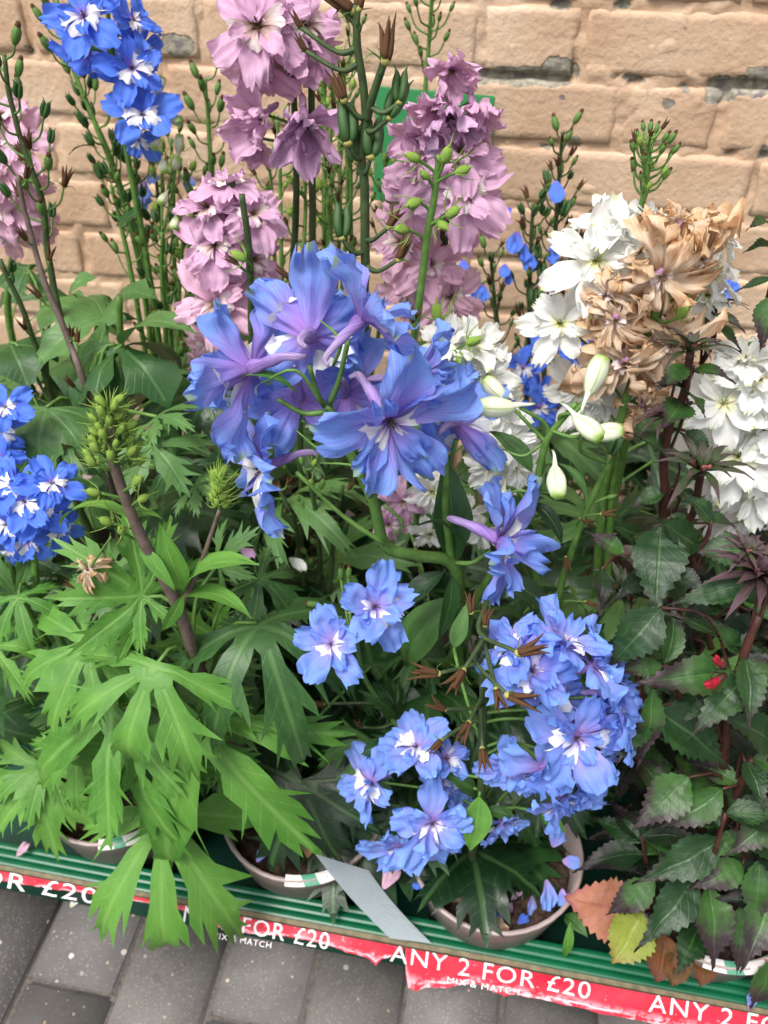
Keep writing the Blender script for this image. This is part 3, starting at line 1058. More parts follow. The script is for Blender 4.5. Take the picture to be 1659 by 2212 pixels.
for k, mt in (('pink', 'leaf_pink'), ('yellow', 'leaf_yellow'), ('rust', 'leaf_rust'), ('tan', 'leaf_tan')):
    LOB[k] = [lance_data('leaf', M[mt], 440 + i, (0.3, 0.36)[i], 0.5, 0.3, 0.07 if k != 'tan' else 0, 11, 0.05, 0.42) for i in range(2)]


def pod_data(mode, seed):
    """seed vessel of three follicles on a small receptacle; unit length along +Y"""
    rr = random.Random(seed)
    b = MB()
    if mode == 'green':
        for q in range(3):
            an = q * 2.094 + rr.uniform(-0.2, 0.2)
            o = Vector((math.cos(an), 0, math.sin(an)))
            pts = [Vector((0, 0, 0)) + o * 0.05, o * 0.14 + Vector((0, 0.22, 0)), o * 0.17 + Vector((0, 0.5, 0)), o * 0.15 + Vector((0, 0.75, 0)), o * 0.2 + Vector((0, 0.9, 0)), o * 0.3 + Vector((0, 1.05, 0))]
            b.tube(smooth_line(pts, 2), [0.05, 0.1, 0.125, 0.13, 0.13, 0.125, 0.11, 0.08, 0.04, 0.02, 0.012], 6, 0)
        b.ball((0, 0, 0), 0.12, 0.08, (0, 1, 0), 8, 4, 1)
    elif mode == 'dry':
        for q in range(4):
            an = q * 1.57 + rr.uniform(-0.3, 0.3)
            o = Vector((math.cos(an), 0, math.sin(an)))
            sp = rr.uniform(0.18, 0.42)
            pts = [o * 0.06, o * 0.1 + Vector((0, 0.3, 0)), o * sp * 0.6 + Vector((0, 0.65, 0)), o * sp + Vector((rr.uniform(-.1, .1), rr.uniform(0.85, 1.1), 0))]
            b.tube(smooth_line(pts, 2), [0.09, 0.1, 0.095, 0.085, 0.06, 0.035, 0.012], 5, 0)
        for q in range(3):
            an = rr.uniform(0, 6.28)
            o = Vector((math.cos(an), 0, math.sin(an)))
            b.tube(smooth_line([o * 0.1, o * 0.35 + Vector((0, 0.1, 0)), o * 0.55 + Vector((0, -0.1 + rr.random() * 0.3, 0))], 3), [0.02, 0.02, 0.018, 0.015, 0.012, 0.01, 0.008], 4, 2, False)
        b.ball((0, -0.02, 0), 0.13, 0.12, (0, 1, 0), 8, 4, 1)
    elif mode == 'bud':        # small pointed green bud with bract threads
        b.ball((0, 0.35, 0), 0.25, 0.42, (0.1, 1, 0.05), 10, 7, 0, 0.12, 5, 0.9)
        b.tube(smooth_line([(0, 0.7, 0), (0.02, 0.9, 0.02), (0.06, 1.05, 0.05)], 2), [0.1, 0.06, 0.03, 0.02, 0.01], 5, 0)
        for q in range(4):
            an = rr.uniform(0, 6.28)
            o = Vector((math.cos(an), 0, math.sin(an)))
            b.tube(smooth_line([o * 0.1, o * 0.55 + Vector((0, 0.2, 0)), o * rr.uniform(0.6, 1.3) + Vector((0, rr.uniform(0.7, 1.3), 0))], 3), [0.045, 0.045, 0.04, 0.035, 0.03, 0.02, 0.01], 4, 0, False)
    elif mode == 'tiny':       # little bud with a dark tip
        b.ball((0, 0.4, 0), 0.24, 0.5, (0, 1, 0), 7, 5, 0, 0.05, 4)
        b.ball((0, 0.85, 0), 0.15, 0.22, (0, 1, 0), 6, 4, 1)
    return b


POD = {'green': [pod_data('green', i).build('seed_pod', [M['pod_green'], M['pod_cap']]) for i in range(3)],
       'dry': [pod_data('dry', i).build('seed_pod', [M['pod_brown'], M['pod_cap'], M['stem']]) for i in range(5)],
       'bud': [pod_data('bud', i).build('bud', [M['bud_green']]) for i in range(4)],
       'tiny': [pod_data('tiny', i).build('bud', [M['stem'], M['pod_brown']]) for i in range(2)]}


def whitebud_data(seed):
    rr = random.Random(seed)
    b = MB()
    vs, uv, fs = [], [], []
    nu, nv = 15, 11
    for i in range(nv + 1):
        t = i / nv
        r = 0.27 * math.sin(math.pi * min(1, t * 0.9 + 0.06)) ** 0.55 * (1.05 - 0.25 * (1 - t)) * rr.uniform(0.98, 1.02)
        for k in range(nu):
            ph = 2 * math.pi * k / nu
            rib = 1 + 0.07 * math.cos(5 * ph) * math.sin(math.pi * t) + (0.16 * math.cos(5 * ph) if t > 0.85 else 0)
            vs.append((r * rib * math.cos(ph), t - 0.05 * (t > 0.95), r * rib * math.sin(ph)))
            uv.append((t, abs(math.cos(5 * ph / 2))))
    for i in range(nv):
        for k in range(nu):
            k2 = (k + 1) % nu
            fs.append((i * nu + k2, i * nu + k, (i + 1) * nu + k, (i + 1) * nu + k2))
    fs.append(tuple(range(nu)))
    fs.append(tuple(nv * nu + k for k in range(nu - 1, -1, -1)))
    b.add(vs, fs, uv)
    b.tube(smooth_line([(0, 0.12, 0.04), (0, -0.1, 0.1), (0, -0.32, 0.12), (0.03, -0.5, 0.06 + rr.uniform(-0.1, 0.1))], 3), [0.1, 0.085, 0.07, 0.058, 0.05, 0.044, 0.04, 0.036, 0.03, 0.02], 6)
    return b.build('bud', M['bud_white'])


WBUD = [whitebud_data(i) for i in range(3)]


def rosette_data(seed, mats, n=22):
    """spiky head of narrow toothed young leaves round flower buds"""
    rr = random.Random(seed)
    b = MB()
    for q in range(n):
        an = q * 2.4 + rr.uniform(-0.2, 0.2)
        el = 1.35 - 1.25 * (q / n) + rr.uniform(-0.15, 0.15)
        L = 0.35 + 0.75 * (q / n) * rr.uniform(0.8, 1.1)
        o = Vector((math.cos(an), 0, math.sin(an)))
        side = o.cross(Vector((0, 1, 0)))
        vs, uv, fs = [], [], []
        for i in range(6):
            t = i / 5
            e = el - 0.8 * t * t
            p = (o * math.cos((el + e) / 2) + Vector((0, math.sin((el + e) / 2), 0))) * L * t
            wd = 0.075 * (math.sin(math.pi * (t * 0.85 + 0.15)) + 0.02) * (1 + (0.15 if i % 2 else -0.1))
            vs += [p - side * wd, p + Vector((0, -0.02, 0)), p + side * wd]
            uv += [(t, -1), (t, 0), (t, 1)]
        for i in range(5):
            a = i * 3
            fs += [(a, a + 1, a + 4, a + 3), (a + 1, a + 2, a + 5, a + 4)]
        b.add(vs, fs, uv, 0)
    for q in range(5):
        an = rr.uniform(0, 6.28)
        b.ball((math.cos(an) * 0.12, 0.12, math.sin(an) * 0.12), 0.05, 0.09, (math.cos(an) * 0.5, 1, math.sin(an) * 0.5), 6, 4, 1)
    return b.build('flower_head', mats)


M['rosette'] = leaf_mat('dusky_bract', srgb(40, 58, 32), srgb(84, 104, 62), srgb(100, 110, 80), srgb(80, 62, 66), 0.5, 0.45, 0.15, 4.0, 3.0)
M['rosette_dark'] = leaf_mat('dusky_purple_bract', srgb(58, 40, 44), srgb(96, 78, 76), srgb(110, 96, 90), srgb(80, 56, 66), 0.4, 0.5, 0.1, 4.0, 3.0)
M['pinkbud'] = plain('dull_pink_bud', srgb(130, 70, 70), srgb(160, 92, 90), 200, 0.6)
ROS = [rosette_data(1, [M['rosette'], M['pinkbud']]), rosette_data(2, [M['rosette_dark'], M['pinkbud']], 34)]


# ------------------------------------------------------------------ potted plants
def pot_data(seed, hgt=0.14):
    prof = [(0.0, 0.002), (0.060, 0.0), (0.063, 0.004), (0.078, hgt - 0.026), (0.081, hgt - 0.025), (0.0835, hgt - 0.004), (0.0855, hgt), (0.0865, hgt + 0.0015), (0.085, hgt + 0.003), (0.082, hgt + 0.002), (0.0785, hgt - 0.02), (0.073, hgt - 0.05)]
    n = 40
    v, f = [], []
    for (r, z) in prof:
        for k in range(n):
            a = 2 * math.pi * k / n
            wob = 1 + 0.006 * math.sin(3 * a + seed)
            v.append((r * wob * math.cos(a), r * wob * math.sin(a), z))
    for i in range(len(prof) - 1):
        for k in range(n):
            k2 = (k + 1) % n
            f.append((i * n + k, i * n + k2, (i + 1) * n + k2, (i + 1) * n + k))
    return mesh('pot', v, f, M['pot'])


M['pot'] = plain('taupe_pot_plastic', srgb(150, 134, 130), srgb(172, 156, 152), 30, 0.45, 0.4, 0.1)
POTS = [pot_data(i) for i in range(3)]


def soil_data(seed):
    v, f = [], []
    n, m = 30, 9
    v.append((0, 0, 0.118))
    for i in range(1, m + 1):
        for k in range(n):
            a, r = 2 * math.pi * k / n, 0.0755 * i / m
            x, y = r * math.cos(a), r * math.sin(a)
            v.append((x, y, 0.114 + 0.007 * noise.noise(Vector((x * 60 + seed, y * 60, 2))) + 0.004 * noise.noise(Vector((x * 160 + seed, y * 160, 2)))))
    for k in range(n):
        f.append((0, 1 + k, 1 + (k + 1) % n))
    for i in range(m - 1):
        for k in range(n):
            k2 = (k + 1) % n
            f.append((1 + i * n + k, 1 + (i + 1) * n + k, 1 + (i + 1) * n + k2, 1 + i * n + k2))
    return mesh('compost', v, f, M['soil'])


SOIL = [soil_data(i * 13) for i in range(3)]
FLOOR = 0.0205


class Plant:
    def __init__(s, name, label, cat, x, y, group=None):
        s.base = Vector((x, y, FLOOR))
        s.o = tag(link(name, None, None, Matrix.Translation(s.base)), label, cat, group)
        s.inv = Matrix.Translation(-s.base)
        s.stems = []
        s.rr = random.Random(int(abs(x) * 1000 + abs(y) * 7000))
        k = s.rr.randrange(3)
        link('pot', POTS[k], s.o, Matrix.Rotation(s.rr.uniform(0, 6), 4, 'Z'))
        link('compost', SOIL[k], s.o, Matrix.Rotation(s.rr.uniform(0, 6), 4, 'Z'))
        s.crown = s.base + Vector((0, 0, 0.115))

    def put(s, name, me, m=None):
        return link(name, me, s.o, s.inv @ m if m is not None else s.inv)

    def tube(s, name, pts, rad, mat, sides=7):
        b = MB()
        b.tube(pts, rad, sides)
        return s.put(name, b.build(name, mat))

    def stem(s, pix, r0=0.0045, r1=0.002, mat='stem', root=True, k=7, off=None):
        """pix: (px, py, Y) from the top of the stem downwards, then into the pot"""
        pts = [at(*q) for q in pix]
        if root:
            e = s.crown + Vector((s.rr.uniform(-0.03, 0.03), s.rr.uniform(-0.03, 0.03), -0.01)) if off is None else s.crown + Vector(off)
            last = pts[-1]
            mid = last.lerp(e, 0.55) + Vector(((e.x - last.x) * -0.12, (e.y - last.y) * -0.1, 0))
            if last.z > e.z + 0.05:
                pts += [mid, e]
            else:
                pts += [e]
        L = smooth_line(pts, k)
        n = len(L)
        L = [p + Vector((0.0009 * noise.noise(p * 40), 0.0009 * noise.noise(p * 40 + Vector((5, 5, 5))), 0)) for p in L]
        rad = [r1 + (r0 - r1) * (i / (n - 1)) ** 0.8 for i in range(n)]
        s.tube('stem', L, rad, M[mat], 8)
        s.stems.append(L)
        return L

    def near(s, p, drop=0.02):
        best, q = 1e9, None
        for L in s.stems:
            for a in L:
                d = (a - (p - Vector((0, 0, drop)))).length
                if d < best:
                    best, q = d, a
        return q

    def pedicel(s, p, axis, r=0.0014, mat='stem', lim=0.16):
        q = s.near(p)
        if q is None or (q - p).length > lim:
            return
        a = p - axis * 0.004
        mid = a.lerp(q, 0.5) - axis * (a - q).length * 0.22
        s.tube('pedicel', smooth_line([a, mid, q], 4), [r * 0.9] * 4 + [r] * 4 + [r * 1.1], M[mat], 5)

    def floret(s, px, py, Y, size, face, knd, roll=None, ped=True, elo=None):
        rr = s.rr
        K = KINDS[knd]
        pos = at(px, py, Y)
        z = cdir(*face)
        up = Vector((0, 0, 1)) - z * z.z
        if up.length < 0.15:
            up = UP - z * UP.dot(z)
        up.normalize()
        x = up.cross(z)
        S = size / 1000.0 * 0.56
        m = Matrix(((x.x, up.x, z.x, pos.x), (x.y, up.y, z.y, pos.y), (x.z, up.z, z.z, pos.z), (0, 0, 0, 1)))
        m = m @ Matrix.Rotation(roll if roll is not None else rr.uniform(-0.35, 0.35), 4, 'Z') @ Matrix.Scale(S, 4)
        fo = s.put('floret', rr.choice(K['spur']), m)
        n = K['n_out']
        lo, hi = elo or K['eo']
        for i in range(n):
            a = 2 * math.pi * i / n + rr.uniform(-0.16, 0.16)
            e = rr.uniform(lo, hi)
            sc_ = rr.uniform(0.84, 1.16)
            mm = Matrix.Rotation(a, 4, 'Z') @ Matrix.Translation((0, 0.05, 0.006 * (i % 2))) @ Matrix.Rotation(e, 4, 'X') @ Matrix.Rotation(rr.uniform(-0.25, 0.25), 4, 'Y') @ Matrix.Diagonal((sc_ * rr.choice((-1, 1)), sc_, sc_, 1))
            link('petal', rr.choice(K['out']), fo, mm)
        n = K['n_in']
        for i in range(n):
            a = 2 * math.pi * (i + 0.5) / n + rr.uniform(-0.3, 0.3)
            e = rr.uniform(*K['ei'])
            sc_ = rr.uniform(0.55, 0.8)
            mm = Matrix.Rotation(a, 4, 'Z') @ Matrix.Translation((0, 0.04, 0.02)) @ Matrix.Rotation(e, 4, 'X') @ Matrix.Rotation(rr.uniform(-0.4, 0.4), 4, 'Y') @ Matrix.Scale(sc_, 4)
            link('petal', rr.choice(K['inn']), fo, mm)
        if K['eye']:
            link('eye', rr.choice(K['eye']), fo, Matrix.Rotation(math.pi + rr.uniform(-0.4, 0.4), 4, 'Z') @ Matrix.Scale(rr.uniform(0.85, 1.15), 4))
        if ped:
            s.pedicel(pos - z * S * 0.1, z)
        return fo

    def loose_petal(s, px, py, Y, mm_, vec, knd='deepblue'):
        p = at(px, py, Y)
        s.put('petal', s.rr.choice(KINDS[knd]['out']), frame(p, cdir(*vec), cdir(s.rr.uniform(-.6, .6), 0.3, 1), mm_ / 1000))

    def leaf(s, me, b, t, hint=(0, 0.35, 1.0), petiole=True, wide=1.0, pm='stem', pr=0.0016):
        """b, t: (px, py, Y) of leaf base and of the tip of the middle lobe"""
        p, q = at(*b), at(*t)
        s.leaf3(me, p, q, cdir(*hint), petiole, wide, pm, pr)

    def leafd(s, me, b, t, near=0.03, hint=(0, 0.3, 1.0), wide=1.0, pm='stem_purple', pr=0.0012):
        """leaf lying across the line of sight: the tip is slightly nearer than its base"""
        p = at(*b)
        k = (p - CAM).dot(-BK)
        q = CAM + ray(t[0], t[1]) * (k * (1 - near))
        s.leaf3(me, p, q, cdir(*hint), True, wide, pm, pr)

    def leaf3(s, me, p, q, z, petiole=True, wide=1.0, pm='stem', pr=0.0016):
        L = (q - p).length
        s.put('leaf', me, frame(p, q - p, z, L, L * wide))
        if petiole:
            e = s.near(p, 0.06) or s.crown
            if (e - p).length > 0.22:
                e = s.crown
            mid = p.lerp(e, 0.45) + Vector((0, 0, 0.015)) - (q - p).normalized() * 0.01
            n = 7
            s.tube('petiole', smooth_line([p, mid, e], 3), [pr] * n, M[pm], 5)

    def whorl(s, pool, n, rad=(0.05, 0.13), z=(0.14, 0.4), size=(0.07, 0.12), tilt=(-0.5, 0.2), az=None, wide=1.0, pm='stem', ymin=0.39):
        """foliage round the crown"""
        rr = s.rr
        for i in range(n):
            a = i * 2.4 + rr.uniform(-0.4, 0.4) if az is None else rr.uniform(*az)
            r = rr.uniform(*rad)
            h = rr.uniform(*z)
            o = Vector((math.cos(a), math.sin(a), 0))
            p = Vector((s.base.x, s.base.y, h)) + o * r
            d = (o + Vector((0, 0, rr.uniform(*tilt)))).normalized()
            q = p + d * rr.uniform(*size)
            if q.y > YW - 0.02 or q.z < 0.03 or q.y < ymin:
                continue
            s.leaf3(rr.choice(pool), p, q, Vector((rr.uniform(-.3, .3), rr.uniform(-.5, .1), 1)), True, wide, pm)

    def bush(s, n, hmax, spread, mat='stem_purple'):
        """extra upright leafy stems rising from the crown"""
        rr = s.rr
        out = []
        for i in range(n):
            a = i * 2.4 + rr.uniform(-0.3, 0.3)
            r = spread * (0.35 + 0.65 * ((i + 0.5) / n) ** 0.5)
            o = Vector((math.cos(a), math.sin(a), 0))
            h = hmax * rr.uniform(0.6, 1.0) * (1.1 - 0.4 * r / spread)
            b_ = s.crown + o * 0.02 - Vector((0, 0, 0.01))
            t_ = s.crown + o * r + Vector((0, 0, h))
            if t_.y < 0.385:
                t_.y = 0.385
            L = smooth_line([t_, s.crown + o * r * 0.75 + Vector((0, 0, h * 0.5)), b_], 6)
            s.tube('stem', L, [0.0017 + 0.0014 * k / (len(L) - 1) for k in range(len(L))], M[mat], 6)
            out.append(L)
        return out

    def stemleaves(s, lines, pool, per, size, tilt=(-0.7, 0.25), wide=1.0, ymin=0.375, lo=0.0, hi=0.8):
        rr = s.rr
        for L in lines:
            for i in range(per):
                t = lo + (hi - lo) * (i + rr.uniform(0, 0.7)) / per
                p = L[min(len(L) - 1, int(t * (len(L) - 1)))]
                a = i * 2.4 + rr.uniform(-0.4, 0.4)
                d = (Vector((math.cos(a), math.sin(a), 0)) + Vector((0, 0, rr.uniform(*tilt)))).normalized()
                q = p + d * rr.uniform(*size)
                if q.y < ymin or q.z < 0.05 or q.y > YW - 0.03:
                    continue
                s.leaf3(rr.choice(pool), p, q, Vector((rr.uniform(-.3, .3), rr.uniform(-.5, .1), 1)), False, wide)

    def tip_piece(s, name, pool, p, d, size):
        s.put(name, s.rr.choice(pool), frame(p, d, s.rr.choice((Vector((1, 0, .2)), Vector((0, 1, .1)), Vector((0.7, 0.7, 0)))), size))

    def pods(s, L, modes, n, t0=0.0, t1=0.6, ln=(0.018, 0.03), size=(0.010, 0.016), up=0.9, mat='stem', r=0.0009):
        """pedicels with pods or buds up a stem; L runs from the top down"""
        rr = s.rr
        for i in range(n):
            t = t0 + (t1 - t0) * (i + rr.uniform(0, 0.6)) / n
            k = min(len(L) - 2, int(t * (len(L) - 1)))
            p = L[k].lerp(L[k + 1], t * (len(L) - 1) - k)
            a = i * 2.4 + rr.uniform(-0.3, 0.3)
            o = Vector((math.cos(a), math.sin(a), 0))
            l = rr.uniform(*ln) * (0.55 + 0.45 * min(1, i / max(1, n * 0.4)))
            d1 = (o + Vector((0, 0, up * 0.5))).normalized()
            d2 = (o * 0.45 + Vector((0, 0, up))).normalized()
            e = p + d1 * l * 0.5 + d2 * l * 0.5
            s.tube('pedicel', smooth_line([p, p + d1 * l * 0.5, e], 3), [r * 1.2] * 3 + [r] * 4, M[mat], 5)
            m = rr.choice(modes)
            s.tip_piece('seed_pod' if m in ('green', 'dry') else 'bud', POD[m], e, d2, rr.uniform(*size))

    def podat(s, px, py, Y, mode, size, vec, mat='stem', r=0.0013):
        p = at(px, py, Y)
        d = cdir(*vec)
        s.tip_piece('seed_pod' if mode in ('green', 'dry') else 'bud', POD[mode], p, d, size / 1000)
        q = s.near(p, 0.012)
        if q is not None and (q - p).length < 0.12:
            mid = p.lerp(q, 0.5) - d * (p - q).length * 0.25
            s.tube('pedicel', smooth_line([p, mid, q], 4), [r * 0.9] * 5 + [r * 1.15] * 4, M[mat], 5)

# ================================================================== THE PLANTS
DEL = 'pots of delphinium standing in the green tray'
# ---------------------------------------------------------------- tall light-blue delphinium in the middle
A = Plant('potted_delphinium', 'tall delphinium with large blue violet spurred blooms and pale buds on bent stems', 'delphinium', -0.05, 0.63, DEL)
A.stem([(706, 876, .47), (744, 954, .465), (800, 1070, .46), (832, 1178, .465), (900, 1200, .475), (975, 1216, .49), (992, 1290, .50), (985, 1400, .52)], 0.0062, 0.0034, 'stem')
A.stem([(965, 985, .50), (963, 1100, .495), (975, 1216, .49)], 0.0036, 0.0022, 'stem', root=False)
A.stem([(1245, 870, .5), (1185, 945, .5), (1166, 1010, .5), (1160, 1060, .5), (1120, 1160, .51), (1050, 1260, .52), (1000, 1360, .53)], 0.0044, 0.002, 'stem')
A.stem([(1313, 1000, .52), (1256, 1131, .515), (1216, 1251, .51), (1203, 1310, .51), (1150, 1430, .53)], 0.0042, 0.0022, 'stem')
A.stem([(980, 1335, .52), (1000, 1500, .55)], 0.005, 0.0042, 'stem')
for q in [(782, 692, .455, 78, (.42, .62, .30), 0.2), (668, 728, .47, 92, (.05, .5, -.8), 0.1), (545, 800, .46, 94, (-.75, .05, -.3), 0.0, (0, .8)),
          (835, 905, .44, 98, (.45, -.5, .55), 0.0, (.25, .85)), (578, 1010, .45, 84, (-.8, -.1, .45), 0.2, (.0, .7)), (985, 915, .50, 78, (.3, .45, -.75), -.2),
          (1075, 1165, .455, 94, (.75, -.15, .5), 0.15, (.2, .8)), (900, 820, .475, 74, (.85, .15, .15), 0.3), (645, 860, .485, 84, (-.1, -.25, -.9), 0.0, (0, .5)), (745, 850, .495, 74, (.1, .1, -.9), 0.3, (0, .5)), (915, 900, .485, 72, (.7, -.3, .3), 0.0, (.1, .7))]:
    A.floret(q[0], q[1], q[2], q[3], q[4], 'hero', q[5], ped=False, elo=q[6] if len(q) > 6 else None)
for (p0, p1, Y) in (((600, 862), (706, 890), .46), ((668, 790), (704, 880), .47), ((752, 735), (712, 872), .465), ((640, 1020), (832, 1175), .455), ((850, 960), (800, 1070), .45), ((905, 850), (720, 900), .475), ((985, 950), (966, 1000), .5), ((1060, 1190), (985, 1216), .475)):
    a, c = at(*p0, Y), at(*p1, Y + .004)
    A.tube('pedicel', smooth_line([a, a.lerp(c, .5) + Vector((0, 0, -.006)), c], 4), [.0017] * 5 + [.0021] * 4, M['stem'], 6)
for (px, py, ln, v, Y) in ((1270, 852, 33, (.28, .9, .3), .5), (1112, 880, 33, (-.95, .0, .25), .49), (1095, 868, 30, (-.6, .6, .1), .51), (1240, 900, 31, (.55, -.6, .5), .49), (1268, 940, 32, (.98, .12, .2), .505),
                      (1198, 1008, 31, (.0, -.85, .5), .49), (1088, 1058, 30, (-.2, -.6, .6), .50)):
    p = at(px, py, Y)
    A.put('bud', A.rr.choice(WBUD), frame(p, cdir(*v), cdir(0, .4, .6), ln * A.rr.uniform(.82, .92) / 1000))
    A.pedicel(p, cdir(*v), 0.0016)
A.podat(1318, 985, .52, 'green', 17, (.35, .8, .3), r=.0016)
for q in ((1255, 1120, .515, 'dry', 12, (.8, -.4, .3)), (1300, 1110, .51, 'dry', 13, (.8, .1, .3)), (1222, 1205, .505, 'dry', 13, (.05, -.9, .4)), (1266, 1300, .51, 'dry', 13, (.7, -.3, .4)), (1310, 1075, .52, 'tiny', 9, (.9, .2, .2))):
    A.podat(*q)
for (me, b_, t_, h) in ((LANCE['dark'][3], (975, 1210, .49), (960, 985, .54), (.3, .2, 1)), (LANCE['dark'][2], (985, 1215, .485), (905, 1135, .46), (.2, .9, .5)), (LANCE['dark'][1], (960, 1235, .49), (862, 1330, .47), (-.2, .6, 1)),
                        (LANCE['mid'][0], (978, 1240, .49), (945, 1385, .47), (.5, .2, 1)), (LANCE['dark'][3], (1085, 1250, .5), (1205, 1330, .47), (.1, .7, 1)), (LANCE['mid'][1], (1150, 1020, .5), (1055, 930, .52), (0, .6, 1)),
                        (LANCE['mid'][2], (1205, 1000, .5), (1262, 1100, .48), (.5, .4, .8)), (LANCE['dark'][1], (1150, 1085, .5), (1215, 1180, .48), (.3, .5, 1)), (LANCE['light'][2], (640, 845, .455), (460, 855, .45), (0, .9, .5)),
                        (LANCE['mid'][2], (812, 1060, .455), (745, 1010, .45), (0, .9, .5)), (LANCE['mid'][2], (838, 1080, .45), (900, 1010, .46), (0, .9, .5)), (LANCE['mid'][1], (990, 1290, .5), (880, 1440, .5), (0, .6, 1))):
    A.leaf(me, b_, t_, h, petiole=False)
for (p0, pm, p1, Y) in (((720, 790), (735, 735), (690, 690), .455), ((700, 880), (640, 800), (560, 830), .452), ((760, 960), (700, 975), (640, 930), .455), ((800, 1075), (770, 1010), (690, 1000), .45), ((830, 1090), (870, 1130), (845, 1160), .45), ((1170, 960), (1130, 985), (1085, 970), .49), ((1190, 930), (1240, 945), (1265, 930), .49), ((1165, 1080), (1130, 1060), (1095, 1065), .49)):
    A.tube('bract', smooth_line([at(*p0, Y), at(*pm, Y - .004), at(*p1, Y)], 4), [.0012, .0013, .0014, .0014, .0013, .0011, .0009, .0007, .0004], M['stem'], 5)
A.whorl(MID, 9, (0.04, 0.12), (0.2, 0.42), (0.06, 0.1), (-0.4, 0.2))
A.whorl(DARK, 9, (0.03, 0.12), (0.16, 0.36), (0.08, 0.12), (-0.5, 0.1))

# ---------------------------------------------------------------- bottom blue delphinium
B = Plant('potted_delphinium', 'low delphinium with a ring of pale blue blooms round brown seed pods', 'delphinium', 0.035, 0.432, DEL)
Ls = B.stem([(1052, 1300, .40), (1046, 1420, .40), (1043, 1560, .40), (1040, 1680, .40), (1033, 1770, .405), (1020, 1850, .41)], 0.0048, 0.0026, 'stem_dark', off=(0, 0, -.01))
Bf = [(1112, 1405, .39, 56, (-.35, .75, .5)), (1148, 1450, .38, 62, (.15, .6, .75)), (1218, 1392, .40, 58, (.35, .8, .3)), (1280, 1440, .40, 64, (.7, .6, .3)), (1318, 1500, .40, 62, (.9, .25, .3)),
      (1328, 1568, .395, 56, (.92, -.1, .3)), (1245, 1592, .375, 64, (.15, -.15, .95)), (1172, 1660, .375, 56, (-.05, -.6, .75)), (1212, 1725, .38, 60, (.25, -.7, .6)), (1270, 1668, .39, 54, (.65, -.55, .5)),
      (1292, 1530, .40, 58, (.8, .1, .5)), (1105, 1650, .39, 50, (-.3, -.5, .8)), (1190, 1490, .40, 56, (.3, .5, .7)), (1235, 1660, .38, 60, (.2, -.5, .8)),
      (800, 1690, .40, 60, (-.65, .1, .65)), (900, 1615, .405, 58, (-.2, .65, .65)), (962, 1640, .41, 44, (.4, .6, .6)), (936, 1775, .38, 70, (.15, -.2, .95)), (868, 1826, .385, 66, (-.25, -.55, .75)), (985, 1770, .40, 50, (.6, .0, .7)),
      (1082, 1775, .40, 46, (.25, -.75, .5)), (955, 1690, .42, 36, (0, .3, .9))]
for q in Bf:
    B.floret(*q, 'paleblue')
B.stem([(770, 1380, .43), (790, 1470, .45), (880, 1600, .45)], 0.003, 0.002, 'stem')
B.floret(716, 1390, .415, 58, (-.22, .05, .95), 'paleblue')
B.floret(810, 1312, .42, 57, (.25, .2, .9), 'paleblue')
for q in ((1018, 1322, .385, 18, (-.1, .95, .2)), (1048, 1350, .38, 17, (.1, .95, .2)), (945, 1455, .36, 25, (-.97, .1, .2)), (1000, 1450, .355, 24, (-.55, -.6, .5)), (960, 1532, .37, 20, (-.75, .45, .4)),
          (1012, 1562, .36, 22, (-.45, -.7, .5)), (1042, 1618, .355, 22, (.05, -.85, .5)), (1120, 1410, .345, 25, (.9, .3, .2)), (1098, 1502, .345, 27, (.95, -.25, .2)), (1072, 1490, .35, 20, (.2, -.8, .5)), (952, 1600, .37, 18, (-.6, -.5, .5)),
          (700, 1520, .45, 17, (-.9, 0, .3)), (780, 1570, .44, 15, (-.3, .5, .7))):
    B.podat(q[0], q[1], q[2], 'dry', q[3] * .8, q[4], 'stem_dark', 0.0017)
for q in ((736, 1250, .47, 'tiny', 11, (0, .95, .2)), (752, 1248, .47, 'tiny', 11, (.1, .95, .2)), (690, 1306, .46, 'tiny', 13, (-.95, .1, .2)), (690, 1430, .46, 'bud', 10, (-.3, -.8, .5))):
    B.podat(*q)
for (me, b_, t_, h, w_) in ((DARK[0], (1020, 1832, .42), (1055, 2050, .335), (0, .55, .85), 1.1), (DARK[3], (1090, 1830, .45), (1215, 1950, .40), (.3, .5, .9), 1.2), (LANCE['light'][3], (1035, 1720, .395), (1015, 1838, .37), (.1, .1, 1), 1.25),
                            (LANCE['mid'][1], (1030, 1722, .40), (940, 1668, .40), (0, .8, .7), 1.2), (LANCE['mid'][3], (1045, 1750, .40), (1120, 1770, .40), (0, .8, .7), 1), (DARK[1], (1130, 1850, .46), (1190, 1700, .5), (.2, .5, .9), 1),
                            (LANCE['light'][3], (1170, 1755, .41), (1222, 1800, .39), (0, .6, .9), 1.2), (DARK[4], (960, 1840, .45), (900, 1900, .42), (-.3, .4, 1), 1), (MID[0], (860, 1560, .46), (770, 1500, .44), (0, .6, 1), 1),
                            (MID[3], (800, 1600, .46), (740, 1740, .42), (0, .5, 1), 1), (LANCE['mid'][0], (980, 1400, .45), (1010, 1300, .47), (0, .4, 1), 1.3)):
    B.leaf(me, b_, t_, h, wide=w_)
for (px, py, v) in ((1195, 1830, (.2, .9, .5)), (1180, 1900, (.1, -.9, .4)), (1215, 1920, (-.1, -.8, .6)), (1150, 1935, (-.1, -.8, .6)), (1165, 1955, (.2, -.8, .5)), (1215, 1860, (.6, .2, .7))):
    B.loose_petal(px, py, .40, B.rr.uniform(16, 28), v, 'paleblue')
B.whorl(DARK, 10, (0.03, 0.09), (0.15, 0.3), (0.06, 0.1), (-0.3, 0.3), az=(0.3, 2.9))

